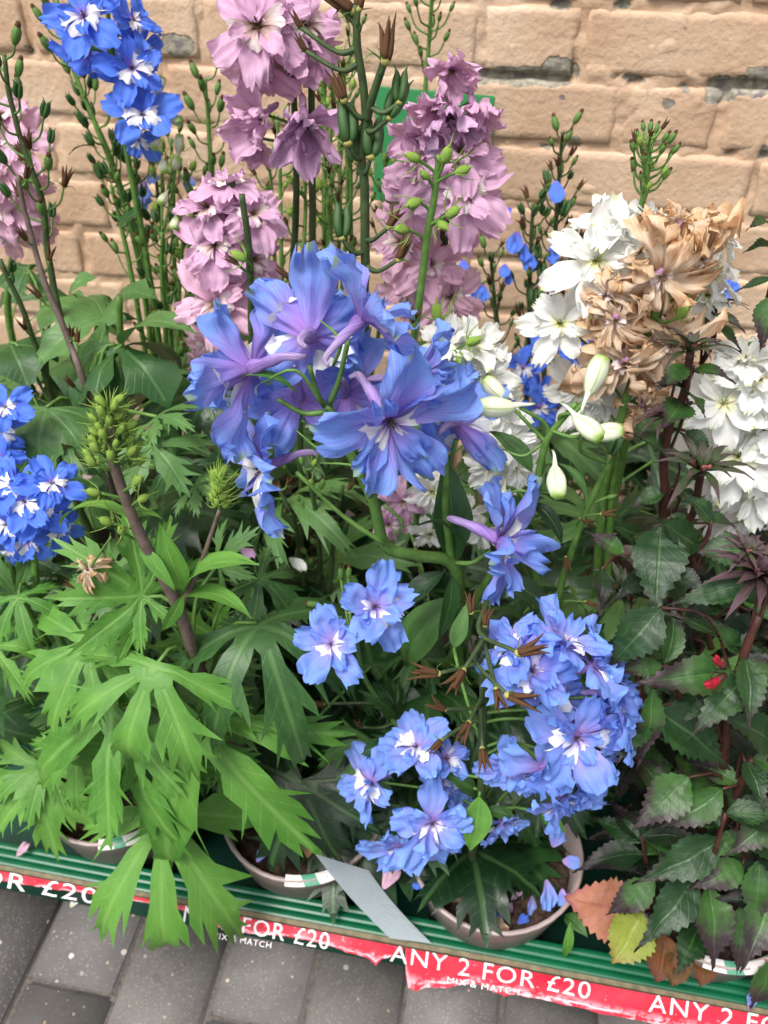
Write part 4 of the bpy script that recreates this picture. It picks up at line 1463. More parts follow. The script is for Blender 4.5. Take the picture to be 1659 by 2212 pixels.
# ---------------------------------------------------------------- bright green leafy delphinium, budding
D = Plant('potted_delphinium', 'leafy bright green delphinium in bud with a leaf hanging over the tray edge', 'delphinium', -0.166, 0.446, DEL)
Ls = D.stem([(238, 905, .40), (246, 1000, .40), (296, 1140, .40), (350, 1240, .40), (395, 1340, .402), (430, 1440, .41), (475, 1530, .42), (520, 1640, .43)], 0.0062, 0.0030, 'stem_brown')
top = Ls[:14]
rr = random.Random(5)
for i in range(36):
    t = (i / 36) ** 0.9
    p = at(238 + 14 * t + rr.uniform(-5, 5), 890 + 135 * t, .40)
    a = i * 2.4
    o = (RT * math.cos(a) + BK * math.sin(a))
    l = 0.003 + 0.012 * t
    e = p + o * l + Vector((0, 0, 0.006))
    d = (o * 0.8 + UP * 0.7).normalized()
    D.tube('pedicel', [p, p.lerp(e, .5), e], .0009, M['stem'], 5)
    D.put('bud', rr.choice(POD['bud']), frame(e, d, BK, rr.uniform(.0085, .0115)))
for q in ((290, 1045, .395, 'bud', 12, (.6, .4, .5)), (215, 1065, .395, 'bud', 12, (-.7, .1, .6)), (300, 1080, .40, 'bud', 11, (.8, .3, .3)), (240, 1130, .395, 'bud', 12, (-.6, .3, .6)), (265, 1150, .395, 'bud', 12, (.1, .3, .8))):
    D.podat(*q)
Lb = D.stem([(474, 1100, .42), (440, 1200, .415), (405, 1280, .405), (385, 1320, .40)], 0.0026, 0.0012, 'stem_brown', root=False)
for i in range(22):
    t = i / 22
    p = at(474 - 2 * t, 1028 + 72 * t, .42)
    a = i * 2.4
    o = RT * math.cos(a) + BK * math.sin(a)
    D.put('bud', rr.choice(POD['bud']), frame(p + o * (.001 + .003 * t), (o * .5 + UP).normalized(), BK, rr.uniform(.008, .012)))
D.tube('stem', smooth_line([at(474, 1025, .42), at(473, 1065, .42), at(474, 1102, .42)], 4), .0012, M['stem'], 6)
for q in [(LIGHT[0], (427, 1556, .385), (385, 1880, .335), (.0, .45, .9), 1.15), (LIGHT[3], (352, 1760, .36), (395, 2030, .325), (.05, .3, .95), .78), (LIGHT[1], (430, 1550, .39), (600, 1600, .385), (0, .7, .8), 1.0),
          (LIGHT[3], (335, 1440, .375), (305, 1655, .345), (0, .4, .9), 1.2), (LIGHT[2], (193, 1389, .40), (45, 1480, .385), (0, .5, .9), 1.15), (LIGHT[4], (310, 1286, .41), (120, 1150, .42), (-.1, .5, .9), 1.1),
          (LIGHT[0], (310, 1290, .41), (235, 1400, .39), (0, .6, .8), .9), (MID[3], (555, 1345, .43), (655, 1650, .385), (.1, .4, .9), .95), (LIGHT[0], (250, 1535, .38), (90, 1700, .35), (0, .5, .9), 1.15),
          (LIGHT[1], (265, 1610, .37), (215, 1790, .345), (-.1, .4, .9), 1.2), (LIGHT[4], (460, 1600, .40), (500, 1740, .375), (.2, .4, .9), 1.1), (LIGHT[1], (440, 1480, .41), (560, 1455, .41), (0, .8, .6), 1.0),
          (MID[0], (540, 1360, .44), (440, 1440, .42), (0, .6, .8), 1.0), (MID[1], (560, 1250, .46), (640, 1340, .46), (0, .6, .8), 1.1), (MID[4], (470, 1220, .45), (560, 1130, .47), (0, .6, .8), 1.0),
          (MID[2], (240, 1240, .45), (130, 1330, .45), (0, .6, .8), 1.0), (LIGHT[0], (330, 1560, .41), (180, 1600, .39), (0, .7, .7), 1.1)]:
    D.leaf(q[0], q[1], q[2], q[3], wide=q[4])
for q in [(LANCE['light'][1], (398, 1280, .402), (560, 1218, .40), (0, .8, .6), 1.1), (LANCE['light'][1], (400, 1288, .40), (545, 1335, .385), (0, .9, .5), 1.0), (LANCE['light'][0], (396, 1285, .40), (347, 1365, .39), (.6, .5, .7), 1.0),
          (LANCE['light'][3], (395, 1275, .402), (344, 1128, .41), (0, .2, 1), .9), (LANCE['light'][0], (300, 1180, .40), (380, 1278, .385), (0, .6, .8), 1.0), (LANCE['light'][2], (290, 1125, .40), (130, 1135, .40), (0, .9, .4), 1.0),
          (LANCE['light'][0], (275, 1105, .41), (350, 1120, .40), (0, .9, .4), 1.0), (LANCE['light'][0], (280, 1100, .41), (240, 1075, .41), (0, .9, .4), .8)]:
    D.leaf(q[0], q[1], q[2], q[3], petiole=False, wide=q[4])
D.floret(192, 1232, .40, 30, (-.2, .2, .9), 'dry', ped=False)
D.tube('pedicel', smooth_line([at(240, 1160, .398), at(215, 1195, .398), at(195, 1228, .402)], 3), .0009, M['stem'], 5)
D.stem([(186, 1240, .402), (180, 1280, .405), (210, 1340, .42)], .0018, .001, 'stem_brown')
D.podat(165, 1268, .40, 'dry', 10, (-.7, .3, .4))
D.podat(195, 1310, .40, 'dry', 10, (.3, -.6, .6))
D.whorl(LIGHT, 4, (0.05, 0.11), (0.2, 0.36), (0.08, 0.11), (-0.5, 0.1), az=(2.2, 5.0))
D.whorl(DARK, 14, (0.03, 0.12), (0.15, 0.3), (0.08, 0.12), (-0.4, 0.2))  # inner leaves use the dark green, so shade between leaves is in their colour
D.leaf(DARK[2], (650, 1690, .42), (580, 1880, .37), (-.1, .45, .9), wide=1.3)
D.leaf(DARK[0], (690, 1720, .44), (720, 1850, .40), (.2, .45, .9), wide=1.3)

# ---------------------------------------------------------------- left front: foliage and small blue heads
E = Plant('potted_delphinium', 'delphinium with small cobalt blue flower heads among spreading green leaves', 'delphinium', -0.372, 0.446, DEL)
E.stem([(60, 1020, .47), (75, 1150, .47), (90, 1300, .46)], 0.0045, 0.002, 'stem')
E.stem([(-20, 860, .50), (0, 1000, .50), (30, 1250, .48)], 0.0045, 0.002, 'stem')
for q in ((30, 1050, .46, 50, (-.2, .4, .9)), (112, 1045, .465, 46, (.4, .4, .8)), (88, 1105, .455, 46, (.1, 0, 1)), (18, 1130, .455, 48, (-.2, -.1, .95)), (62, 1165, .455, 44, (0, -.4, .9)), (125, 1140, .465, 36, (.6, -.2, .7)), (20, 1185, .46, 36, (-.2, -.7, .6)), (55, 1085, .45, 40, (0, .2, 1)),
          (12, 880, .50, 40, (.2, .2, .9)), (2, 930, .5, 40, (.2, -.3, .9)), (0, 990, .48, 36, (.2, -.3, .9))):
    E.floret(*q, 'deepblue')
for q in [(MID[4], (33, 1286, .44), (-60, 1180, .45), (0, .6, .8), 1), (LIGHT[0], (40, 1290, .43), (80, 1420, .40), (0, .6, .8), 1), (LIGHT[2], (100, 1640, .40), (-20, 1740, .36), (0, .5, .9), 1.1), (LIGHT[4], (90, 1660, .39), (115, 1862, .345), (0, .4, .9), 1.0),
          (LIGHT[1], (-20, 1390, .42), (65, 1530, .39), (.2, .5, .9), .8), (MID[0], (-40, 1560, .41), (30, 1720, .38), (0, .5, .9), 1.1), (LIGHT[0], (170, 1620, .39), (180, 1760, .36), (0, .4, .9), 1.1), (MID[1], (10, 1200, .5), (150, 1240, .48), (0, .6, .8), 1)]:
    E.leaf(q[0], q[1], q[2], q[3], wide=q[4])
E.whorl(MID, 16, (0.03, 0.12), (0.15, 0.36), (0.08, 0.12), (-0.4, 0.2))
E.whorl(LIGHT, 6, (0.05, 0.11), (0.22, 0.36), (0.08, 0.11), (-0.5, 0.1), az=(3.4, 6.0))

# ---------------------------------------------------------------- lobelia on the right
C = Plant('potted_lobelia', 'bushy lobelia with dark purple tipped toothed leaves and red buds above the tray rim', 'lobelia', 0.245, 0.44, 'pots of lobelia in the green tray')
C.stem([(1640, 1330, .43), (1595, 1450, .42), (1570, 1560, .42), (1555, 1700, .425)], 0.0045, 0.003, 'stem_purple')
C.stem([(1625, 1640, .41), (1570, 1760, .41), (1530, 1850, .42), (1500, 1960, .43)], 0.0045, 0.003, 'stem_purple')
C.stem([(1430, 1140, .52), (1450, 1300, .50), (1470, 1500, .48), (1480, 1700, .46)], 0.0042, 0.0028, 'stem_purple')
C.stem([(1350, 1240, .52), (1370, 1400, .50), (1400, 1600, .48), (1430, 1800, .46)], 0.0042, 0.0028, 'stem_purple')
CL = [(1426, 1156, 1413, 1326, 1.35), (1603, 1192, 1495, 1190, 1.2), (1596, 1266, 1456, 1303, 1.0), (1416, 1326, 1319, 1436, 1.1), (1436, 1420, 1449, 1306, .9), (1563, 1456, 1376, 1476, .9), (1420, 1440, 1330, 1450, .8),
      (1603, 1469, 1496, 1586, 1.1), (1426, 1540, 1562, 1650, 1.0), (1653, 1600, 1550, 1546, 1.1), (1406, 1503, 1376, 1640, .9), (1385, 1550, 1335, 1645, 1.0), (1340, 1190, 1270, 1150, 1.3), (1476, 1690, 1374, 1786, 1.1), (1546, 1712, 1429, 1779, 1.05),
      (1543, 1822, 1386, 1897, 1.05), (1613, 1655, 1645, 1745, 1.1), (1590, 1760, 1570, 1680, 1.0), (1665, 1759, 1576, 1842, 1.1), (1593, 1872, 1493, 1916, 1.1), (1493, 1905, 1383, 2037, 1.05), (1530, 1932, 1536, 2076, 1.15), (1606, 1966, 1593, 2096, 1.1),
      (1506, 2009, 1463, 2102, 1.05), (1406, 1909, 1319, 1969, 1.05), (1640, 1870, 1625, 1995, 1.1), (1660, 1930, 1605, 2080, 1.0), (1500, 1180, 1420, 1120, 1.2), (1530, 1120, 1480, 1070, 1.2), (1570, 1530, 1660, 1490, 1.1), (1590, 1400, 1530, 1340, 1.0)]
for i, (a0, a1, b0, b1, w_) in enumerate(CL):
    Y = .44 - .07 * max(0, (a1 - 1200)) / 900 if a1 > 1200 else .5
    tip = Y - C.rr.uniform(.008, .03)
    a0, a1 = a0 - (b0 - a0) * .12, a1 - (b1 - a1) * .12
    b0, b1 = b0 + (b0 - a0) * .12, b1 + (b1 - a1) * .12
    C.leafd(LOB['lob'][i % 5], (a0, a1, Y), (b0, b1), C.rr.uniform(-.03, .05), (C.rr.uniform(-.35, .35), .3, .9), wide=w_ * 1.15)
CD = [(1366, 1790, 1256, 1816), (1423, 1736, 1341, 1744), (1440, 1640, 1370, 1700), (1330, 1560, 1290, 1680), (1500, 1380, 1440, 1380), (1540, 1640, 1480, 1720), (1470, 1800, 1420, 1850), (1350, 1850, 1280, 1880), (1570, 2010, 1560, 2120), (1390, 1250, 1320, 1300),
      (1300, 1230, 1290, 1330), (1500, 1280, 1480, 1400), (1620, 1320, 1560, 1400), (1450, 1960, 1400, 2040), (1380, 1380, 1300, 1400), (1480, 1560, 1400, 1600), (1560, 1600, 1590, 1700), (1640, 1800, 1590, 1860), (1460, 1230, 1530, 1290), (1650, 1230, 1640, 1330)]
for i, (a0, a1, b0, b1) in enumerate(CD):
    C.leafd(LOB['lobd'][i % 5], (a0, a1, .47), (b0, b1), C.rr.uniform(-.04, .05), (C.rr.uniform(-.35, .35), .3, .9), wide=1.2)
C.leaf(LIGHT and LOB['lob'][3], (1665, 2069, .365), (1619, 2180, .345), (.1, .3, .9), wide=1.2, pm='stem_purple')
C.leafd(LOB['pink'][0], (1368, 1972, .39), (1216, 1934), .02, (0, .2, 1), wide=1.1 * 1.1)
C.leafd(LOB['yellow'][1], (1385, 1970, .375), (1322, 2082), .02, (0, .2, 1), wide=1.1 * 1.1)
C.leafd(LOB['rust'][0], (1439, 2019, .37), (1416, 2120), .02, (0, .2, 1), wide=1.5 * 1.1)
C.leafd(LOB['rust'][1], (1465, 2055, .36), (1450, 2132), .02, (0, .2, 1), wide=1.1 * 1.1)
C.leafd(LOB['rust'][1], (1520, 2065, .37), (1512, 2132), .02, (0, .2, 1), wide=1.1 * 1.1)
C.leaf(LANCE['light'][2], (1232, 1990, .38), (1215, 2062, .365), (0, .4, .9), petiole=False)
C.leaf(LANCE['mid'][1], (1220, 1975, .39), (1270, 2025, .37), (0, .6, .8), petiole=False, wide=1.5)
for q in ((1560, 1462, 1536, 1478, 22), (1562, 1440, 1518, 1400, 18)):
    b_ = MB()
    p, e = at(q[0], q[1], .40), at(q[2], q[3], .39)
    b_.ball((0, 0.5, 0), 0.14, 0.42, (0, 1, 0), 10, 8, 0, 0.16, 4)
    b_.ball((0.06, 0.72, 0.03), 0.11, 0.3, (0.25, 1, 0.1), 9, 7, 0, 0.12, 4)
    b_.tube(smooth_line([(-.1, 0, 0), (-.25, .3, 0), (-.22, .7, .05)], 3), .025, 4, 1, False)
    b_.tube(smooth_line([(.1, 0, 0), (.27, .3, 0), (.2, .6, .05)], 3), .025, 4, 1, False)
    b_.tube([(0, -0.15, 0), (0, 0.05, 0), (0, 0.3, 0)], [0.1, 0.13, 0.12], 6, 1)
    C.put('flower_bud', b_.build('flower_bud', [M['red'], M['stem_purple']]), frame(p, e - p, BK, q[4] / 1000))
for (px, py, Y, sz, k, v) in ((1640, 1240, .44, 42, 1, (.1, .7, .7)), (1610, 1190, .45, 24, 0, (0, .7, .7)), (1340, 1275, .47, 32, 0, (.1, .6, .8)), (1450, 1415, .46, 22, 0, (0, .7, .7))):
    C.put('flower_head', ROS[k], frame(at(px, py, Y), cdir(*v), RT, sz / 1000))
LC = C.bush(15, 0.30, 0.11)
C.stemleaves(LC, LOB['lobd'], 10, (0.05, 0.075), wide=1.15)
C.stemleaves(LC, LOB['lob'], 4, (0.045, 0.065), wide=1.1, hi=.35)
C.stemleaves(C.stems, LOB['lob'], 8, (0.045, 0.065), wide=1.1, hi=.6)

# ---------------------------------------------------------------- taller lobelia behind
T = Plant('potted_lobelia', 'taller lobelia with dark stems and spiky leafy tops between the white blooms', 'lobelia', 0.335, 0.645, 'pots of lobelia in the green tray')
T.stem([(1493, 760, .56), (1476, 853, .56), (1440, 936, .56), (1436, 1046, .56), (1440, 1150, .57)], 0.0045, 0.003, 'stem_purple')
T.stem([(1516, 1020, .54), (1500, 1100, .55), (1490, 1180, .56)], 0.0035, 0.003, 'stem_purple')
T.stem([(1690, 520, .66), (1660, 650, .66), (1645, 740, .68), (1655, 900, .72)], 0.0032, 0.0026, 'stem_purple')
T.stem([(1545, 670, .66), (1540, 740, .67), (1490, 900, .68)], 0.003, 0.002, 'stem_purple')
for (px, py, Y, sz, k, v) in ((1492, 760, .555, 40, 0, (.0, .9, .4)), (1512, 1015, .53, 46, 0, (.0, .75, .65)), (1545, 665, .66, 30, 0, (0, .9, .3)), (1440, 900, .555, 26, 1, (-.4, .8, .3))):
    T.put('flower_head', ROS[k], frame(at(px, py, Y), cdir(*v), RT, sz / 1000))
TL = [(1488, 790, 1405, 855, 1.0), (1480, 850, 1410, 830, .9), (1490, 850, 1525, 900, 1.0), (1478, 870, 1425, 930, 1.2), (1500, 800, 1590, 830, .8), (1450, 980, 1350, 935, 1.1), (1480, 930, 1540, 985, 1.1), (1460, 1060, 1530, 1090, 1.0), (1440, 1060, 1355, 1100, 1.0), (1545, 680, 1610, 720, .9),
      (1545, 700, 1600, 760, 1.1), (1540, 700, 1500, 720, 1.2), (1665, 600, 1585, 630, .8), (1670, 530, 1605, 545, .7), (1665, 640, 1640, 760, 1.4), (1660, 480, 1610, 500, .7), (1650, 1090, 1590, 1180, 1.1), (1660, 1050, 1625, 1180, 1.3), (1500, 1130, 1400, 1140, 1.0), (1450, 1120, 1490, 1190, 1.0), (1520, 1110, 1590, 1140, 1.0), (1560, 1190, 1650, 1210, 1.1)]
for i, (a0, a1, b0, b1, w_) in enumerate(TL):
    Y = .56 if a0 < 1530 else .64
    T.leafd(LOB['lob'][i % 5], (a0, a1, Y), (b0, b1), T.rr.uniform(-.03, .05), (T.rr.uniform(-.35, .35), .5, .85), wide=w_ * 1.1)
LT = T.bush(12, 0.4, 0.12)
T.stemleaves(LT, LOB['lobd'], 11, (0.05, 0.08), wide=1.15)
T.stemleaves(LT, LOB['lob'], 4, (0.045, 0.065), wide=1.1, hi=.35)

# ---------------------------------------------------------------- white delphinium with dried blooms
W = Plant('potted_delphinium', 'white delphinium with several withered tan blooms on one spike', 'delphinium', 0.14, 0.64, DEL)
W.stem([(1400, 300, .66), (1395, 400, .66), (1372, 520, .66), (1375, 700, .65), (1360, 900, .64)], 0.0042, 0.0018, 'stem')
W.pods(W.stems[-1], ['tiny', 'tiny', 'tiny', 'bud', 'dry'], 24, 0.0, 0.22, (0.014, 0.024), (0.007, 0.010))
W.stem([(1450, 500, .60), (1438, 620, .60), (1400, 720, .60), (1330, 940, .60), (1300, 1100, .61)], 0.0046, 0.0026, 'stem')
W.stem([(1510, 480, .61), (1460, 560, .61), (1400, 760, .61), (1330, 960, .61)], 0.004, 0.0022, 'stem')
W.stem([(955, 690, .62), (975, 760, .60), (1040, 860, .60), (1100, 1000, .60), (1130, 1150, .61)], 0.0044, 0.0022, 'stem')
for q in ((1288, 565, .63, 78, (-.2, 0, .97)), (1342, 485, .65, 62, (.05, .65, .7)), (1385, 530, .64, 55, (.3, .4, .8)), (1212, 700, .62, 58, (-.35, .0, .9)), (1250, 845, .63, 58, (-.3, -.3, .9)), (1300, 860, .63, 56, (.1, -.5, .8)), (1330, 640, .65, 56, (-.2, -.3, .8)), (1520, 640, .65, 52, (.5, .1, .8)), (1565, 520, .65, 40, (.8, .1, .4)), (1545, 590, .66, 50, (.6, .2, .7)), (1400, 470, .66, 44, (.2, .8, .5)),
          (965, 745, .60, 56, (-.2, .5, .8)), (1025, 745, .61, 52, (.4, .5, .7)), (1050, 815, .60, 60, (.3, .1, .9)), (1000, 810, .6, 52, (-.1, 0, .9)), (1095, 950, .59, 56, (.4, -.1, .9)), (1070, 880, .60, 54, (.2, .2, .9)), (1110, 1010, .59, 50, (.3, -.4, .8)), (1060, 1010, .6, 50, (-.2, -.5, .8)), (935, 1060, .6, 46, (-.2, -.4, .9)), (1010, 1110, .6, 42, (.1, -.6, .7)), (930, 1150, .59, 40, (-.1, -.7, .6)), (1040, 1150, .59, 40, (-.2, -.6, .6))):
    W.floret(*q, 'white')
for q in ((1428, 596, .585, 72, (-.1, -.45, .85)), (1350, 785, .585, 74, (0, -.5, .85)), (1330, 690, .59, 56, (-.4, -.5, .75)), (1510, 550, .60, 54, (.4, -.6, .6)), (1470, 480, .60, 44, (.1, .8, .4)), (1445, 745, .6, 60, (.4, -.4, .75)), (1310, 640, .6, 50, (-.5, .1, .8)), (1270, 815, .61, 42, (-.7, -.4, .5)), (1545, 480, .61, 34, (.7, .5, .4)), (1390, 880, .6, 46, (.2, -.7, .6))):
    W.floret(*q, 'dry', ped=True)
W.loose_petal(1455, 730, .585, 42, (.9, .35, .2), 'dry')
W.loose_petal(1490, 500, .595, 40, (.95, .3, .2), 'dry')
for q in ((945, 690, .6, 'bud', 17, (-.1, .8, .4)), (1010, 740, .59, 'bud', 15, (.7, .1, .5)), (990, 765, .59, 'bud', 16, (.2, -.7, .5)), (970, 815, .59, 'bud', 15, (0, -.8, .5)), (1468, 685, .585, 'bud', 18, (.1, .6, .7)), (940, 770, .59, 'bud', 13, (-.6, -.4, .5))):
    W.podat(*q)
W.whorl(MID, 10, (0.04, 0.12), (0.2, 0.42), (0.06, 0.1), (-0.4, 0.2))
W.whorl(DARK, 12, (0.03, 0.12), (0.16, 0.4), (0.07, 0.11), (-0.5, 0.1))

# ---------------------------------------------------------------- white blooms at the right edge
N = Plant('potted_delphinium', 'pure white delphinium packed with fresh blooms behind the dark lobelia', 'delphinium', 0.325, 0.86, DEL)
N.stem([(1625, 740, .66), (1615, 900, .65), (1600, 1050, .65), (1600, 1200, .66)], 0.005, 0.003, 'stem')
for q in ((1562, 872, .62, 78, (-.15, .1, .97)), (1632, 825, .63, 62, (.2, .4, .9)), (1592, 985, .61, 80, (-.1, -.1, .97)), (1645, 930, .63, 66, (.4, 0, .9)), (1625, 1065, .62, 66, (.1, -.4, .9)), (1612, 780, .64, 56, (-.1, .7, .7)), (1535, 935, .64, 54, (-.6, 0, .8)), (1560, 1050, .63, 58, (-.3, -.4, .85)), (1660, 1010, .63, 60, (.5, -.2, .8)), (1665, 860, .64, 60, (.5, .2, .8)), (1540, 1120, .64, 46, (-.2, -.6, .7)), (1610, 1120, .63, 50, (.1, -.7, .7))):
    N.floret(*q, 'white')
N.whorl(DARK, 12, (0.03, 0.13), (0.16, 0.42), (0.07, 0.11), (-0.5, 0.1))

# ---------------------------------------------------------------- dark blue seeding spikes by the wall
O = Plant('potted_delphinium', 'thin delphinium spikes gone to seed with a few small dark blue petals near the wall', 'delphinium', 0.135, 0.86, DEL)
for (st_, n) in (([(1215, 285, .88), (1205, 420, .88), (1195, 560, .88), (1183, 720, .87), (1178, 880, .86)], 34), ([(1150, 440, .86), (1146, 560, .86), (1143, 740, .86), (1140, 890, .85)], 30), ([(1058, 545, .88), (1068, 640, .88), (1078, 740, .87), (1088, 860, .86)], 20), ([(1245, 480, .9), (1240, 640, .9), (1235, 800, .9)], 16)):
    L = O.stem(st_, 0.004, 0.0016, 'stem_dark')
    O.pods(L, ['tiny', 'tiny', 'green', 'dry'], n, 0.0, 0.5, (0.016, 0.03), (0.009, 0.016), mat='stem_dark')
for (px, py, v, s_) in ((1105, 450, (-.5, -.3, .5), 22), (1120, 500, (-.3, -.9, .3), 26), (1135, 525, (0, -.95, .2), 22), (1098, 585, (0, -.9, .3), 16), (1045, 615, (0, -.9, .3), 20), (1200, 390, (0, -.9, .3), 24), (1200, 500, (0, -.9, .2), 18), (1140, 540, (.1, -.9, .2), 24), (1190, 530, (.1, -.9, .2), 20), (1090, 570, (-.1, -.8, .5), 18), (1000, 560, (0, -.9, .4), 30), (985, 590, (-.2, -.8, .4), 34), (1005, 610, (.2, -.8, .4), 28), (995, 540, (0, .6, .6), 24)):
    O.loose_petal(px, py, .86, s_, v)
for q in ((1130, 795, .80, 44, (-.2, -.1, .9)), (1170, 765, .82, 42, (.2, .3, .9)), (1265, 665, .80, 40, (.1, .2, .9)), (1290, 715, .79, 34, (.2, 0, .9)), (1250, 785, .78, 42, (0, -.2, .9)), (1165, 880, .76, 44, (-.1, -.5, .8)), (1205, 880, .77, 36, (.2, -.4, .8)), (1000, 640, .8, 38, (.2, -.1, .9)), (1550, 625, .8, 34, (0, 0, 1)), (1165, 840, .8, 36, (.2, 0, .9))):
    O.floret(*q, 'deepblue')
for q in ((1150, 660, .85, 'green', 22, (0, .95, .2)), (1170, 600, .85, 'green', 20, (0, .95, .2)), (1215, 470, .87, 'green', 20, (.3, .9, .2)), (1225, 520, .87, 'green', 22, (.2, -.9, .2)), (1165, 560, .85, 'green', 18, (-.2, .9, .2)), (1185, 400, .87, 'green', 16, (-.3, .9, .2)), (1140, 720, .85, 'green', 20, (-.2, .9, .2)), (1165, 700, .86, 'green', 22, (.1, .9, .2))):
    O.podat(*q, 'stem_dark')
O.leaf(LANCE['dark'][1], (1195, 765, .82), (1255, 785, .80), (0, .8, .6), petiole=False)
O.leaf(LANCE['mid'][0], (1010, 720, .86), (990, 600, .88), (.2, 0, 1), petiole=False)
O.whorl(DARK, 14, (0.03, 0.13), (0.16, 0.36), (0.07, 0.11), (-0.5, 0.1))

# ---------------------------------------------------------------- mauve delphinium in front of the green plate
J = Plant('potted_delphinium', 'mauve delphinium with a drooping wilted spike in front of the green plate', 'delphinium', -0.07, 0.845, DEL)
J.stem([(985, 150, .70), (975, 300, .69), (965, 450, .69), (950, 620, .70), (935, 800, .72)], 0.005, 0.0028, 'stem_dark')
for q in ((975, 150, .69, 47, (.1, -.8, .5), 'mdroop'), (940, 232, .68, 49, (-.3, -.8, .5), 'mdroop'), (1025, 232, .68, 57, (.3, -.85, .4), 'mdroop'), (975, 250, .67, 57, (.1, -.85, .5), 'droop'), (910, 300, .67, 49, (-.4, -.5, .7), 'mdroop'), (990, 330, .66, 57, (.3, .2, .9), 'mauve'), (915, 370, .66, 60, (-.3, .1, .9), 'mauve'),
          (1000, 415, .65, 68, (.25, -.15, .95), 'mauve'), (900, 430, .66, 55, (-.35, -.4, .8), 'mauve'), (1035, 300, .68, 49, (.7, .1, .6), 'mauve'), (960, 400, .68, 55, (0, .1, .9), 'mauve'), (1020, 470, .67, 51, (.4, -.5, .7), 'mauve'), (870, 520, .68, 53, (-.5, -.3, .8), 'pink'), (930, 570, .68, 60, (0, -.2, .9), 'pink'), (970, 640, .68, 57, (.3, -.4, .8), 'pink'), (880, 620, .69, 55, (-.4, -.4, .8), 'pink'), (930, 680, .7, 46, (0, -.7, .7), 'pink'), (870, 1080, .6, 42, (0, -.4, .9), 'mauve'), (840, 1130, .6, 36, (0, -.5, .9), 'mauve')):
    J.floret(*q)
L = J.stem([(948, 335, .58), (938, 420, .58), (925, 500, .58), (912, 600, .58), (900, 690, .58), (880, 850, .60), (880, 1000, .64)], 0.0036, 0.0022, 'stem')
for q in ((905, 345, .575, 'bud', 13, (-.8, .1, .4)), (960, 350, .575, 'bud', 15, (.2, .5, .7)), (985, 372, .575, 'bud', 13, (.8, .1, .4)), (905, 435, .575, 'bud', 15, (-.6, -.4, .5)), (965, 465, .575, 'bud', 14, (.7, .2, .5)), (880, 495, .575, 'bud', 14, (-.7, -.2, .5)), (950, 480, .575, 'bud', 13, (.4, -.6, .5)), (925, 385, .575, 'bud', 11, (-.5, .2, .6))):
    J.podat(*q)
J.whorl(MID, 12, (0.03, 0.13), (0.16, 0.44), (0.07, 0.11), (-0.5, 0.1))
L = J.stem([(935, -40, .94), (928, 60, .94), (922, 150, .94), (915, 300, .93), (910, 600, .9)], 0.0035, 0.0014, 'stem')
J.pods(L, ['tiny'], 16, 0.0, 0.35, (0.022, 0.036), (0.009, 0.012))

# ---------------------------------------------------------------- mauve delphinium with dark seed stem
Hh = Plant('potted_delphinium', 'mauve delphinium with faded drooping blooms beside a blackish stem of split seed pods', 'delphinium', -0.265, 0.845, DEL)
Hh.stem([(600, -30, .70), (630, 150, .70), (640, 350, .70), (637, 500, .70), (632, 660, .71)], 0.0038, 0.0022, 'stem_dark')
Hh.stem([(672, 60, .69), (672, 200, .70), (676, 400, .70), (680, 650, .71)], 0.004, 0.0024, 'stem_dark')
for q in ((558, 58, .66, 75, (-.1, -.15, .97), 'mauve'), (655, 55, .68, 60, (.55, .1, .7), 'mauve'), (685, 110, .69, 51, (.6, -.3, .6), 'mauve'), (600, 10, .69, 55, (.1, .6, .7), 'mauve'), (560, 140, .68, 55, (-.2, -.7, .6), 'mauve'), (565, 255, .67, 60, (-.6, -.5, .5), 'mdroop'), (658, 265, .66, 73, (.1, -.85, .45), 'droop'), (615, 130, .7, 47, (.1, -.5, .7), 'mauve'), (560, 310, .68, 40, (-.3, -.8, .4), 'mdroop')):
    Hh.floret(*q)
K = Hh.stem([(768, 10, .60), (775, 120, .60), (790, 240, .60), (782, 330, .60), (788, 420, .60), (788, 600, .60), (790, 800, .62), (780, 1000, .66)], 0.0044, 0.0024, 'stem_dark')
Hh.stem([(835, 120, .59), (812, 190, .595), (792, 260, .60)], 0.003, 0.0024, 'stem_dark', root=False)
for q in ((760, 22, .6, 'dry', 24, (-.8, .5, .2)), (775, 18, .6, 'dry', 20, (.1, .95, .2)), (735, 18, .6, 'dry', 16, (-.7, .5, .2)), (832, 130, .59, 'dry', 26, (.1, .95, .2)), (742, 215, .595, 'dry', 22, (-.4, .9, .2)), (840, 490, .595, 'dry', 18, (.5, .8, .2)), (862, 560, .59, 'dry', 20, (.4, .85, .2)), (660, 110, .6, 'dry', 12, (-.5, .7, .4)), (650, 60, .6, 'dry', 12, (-.5, .7, .4))):
    Hh.podat(*q, 'stem_dark', .0019)
for q in ((752, 310, .59, 'green', 30, (-.1, .98, .1)), (840, 255, .595, 'green', 26, (.45, .85, .2)), (800, 340, .595, 'green', 30, (.05, .98, .1)), (738, 515, .59, 'green', 27, (.0, .98, .1)), (862, 222, .595, 'green', 22, (.1, .98, .1)), (772, 350, .6, 'green', 28, (-.1, .98, .1))):
    Hh.podat(*q, 'stem_dark', .0019)
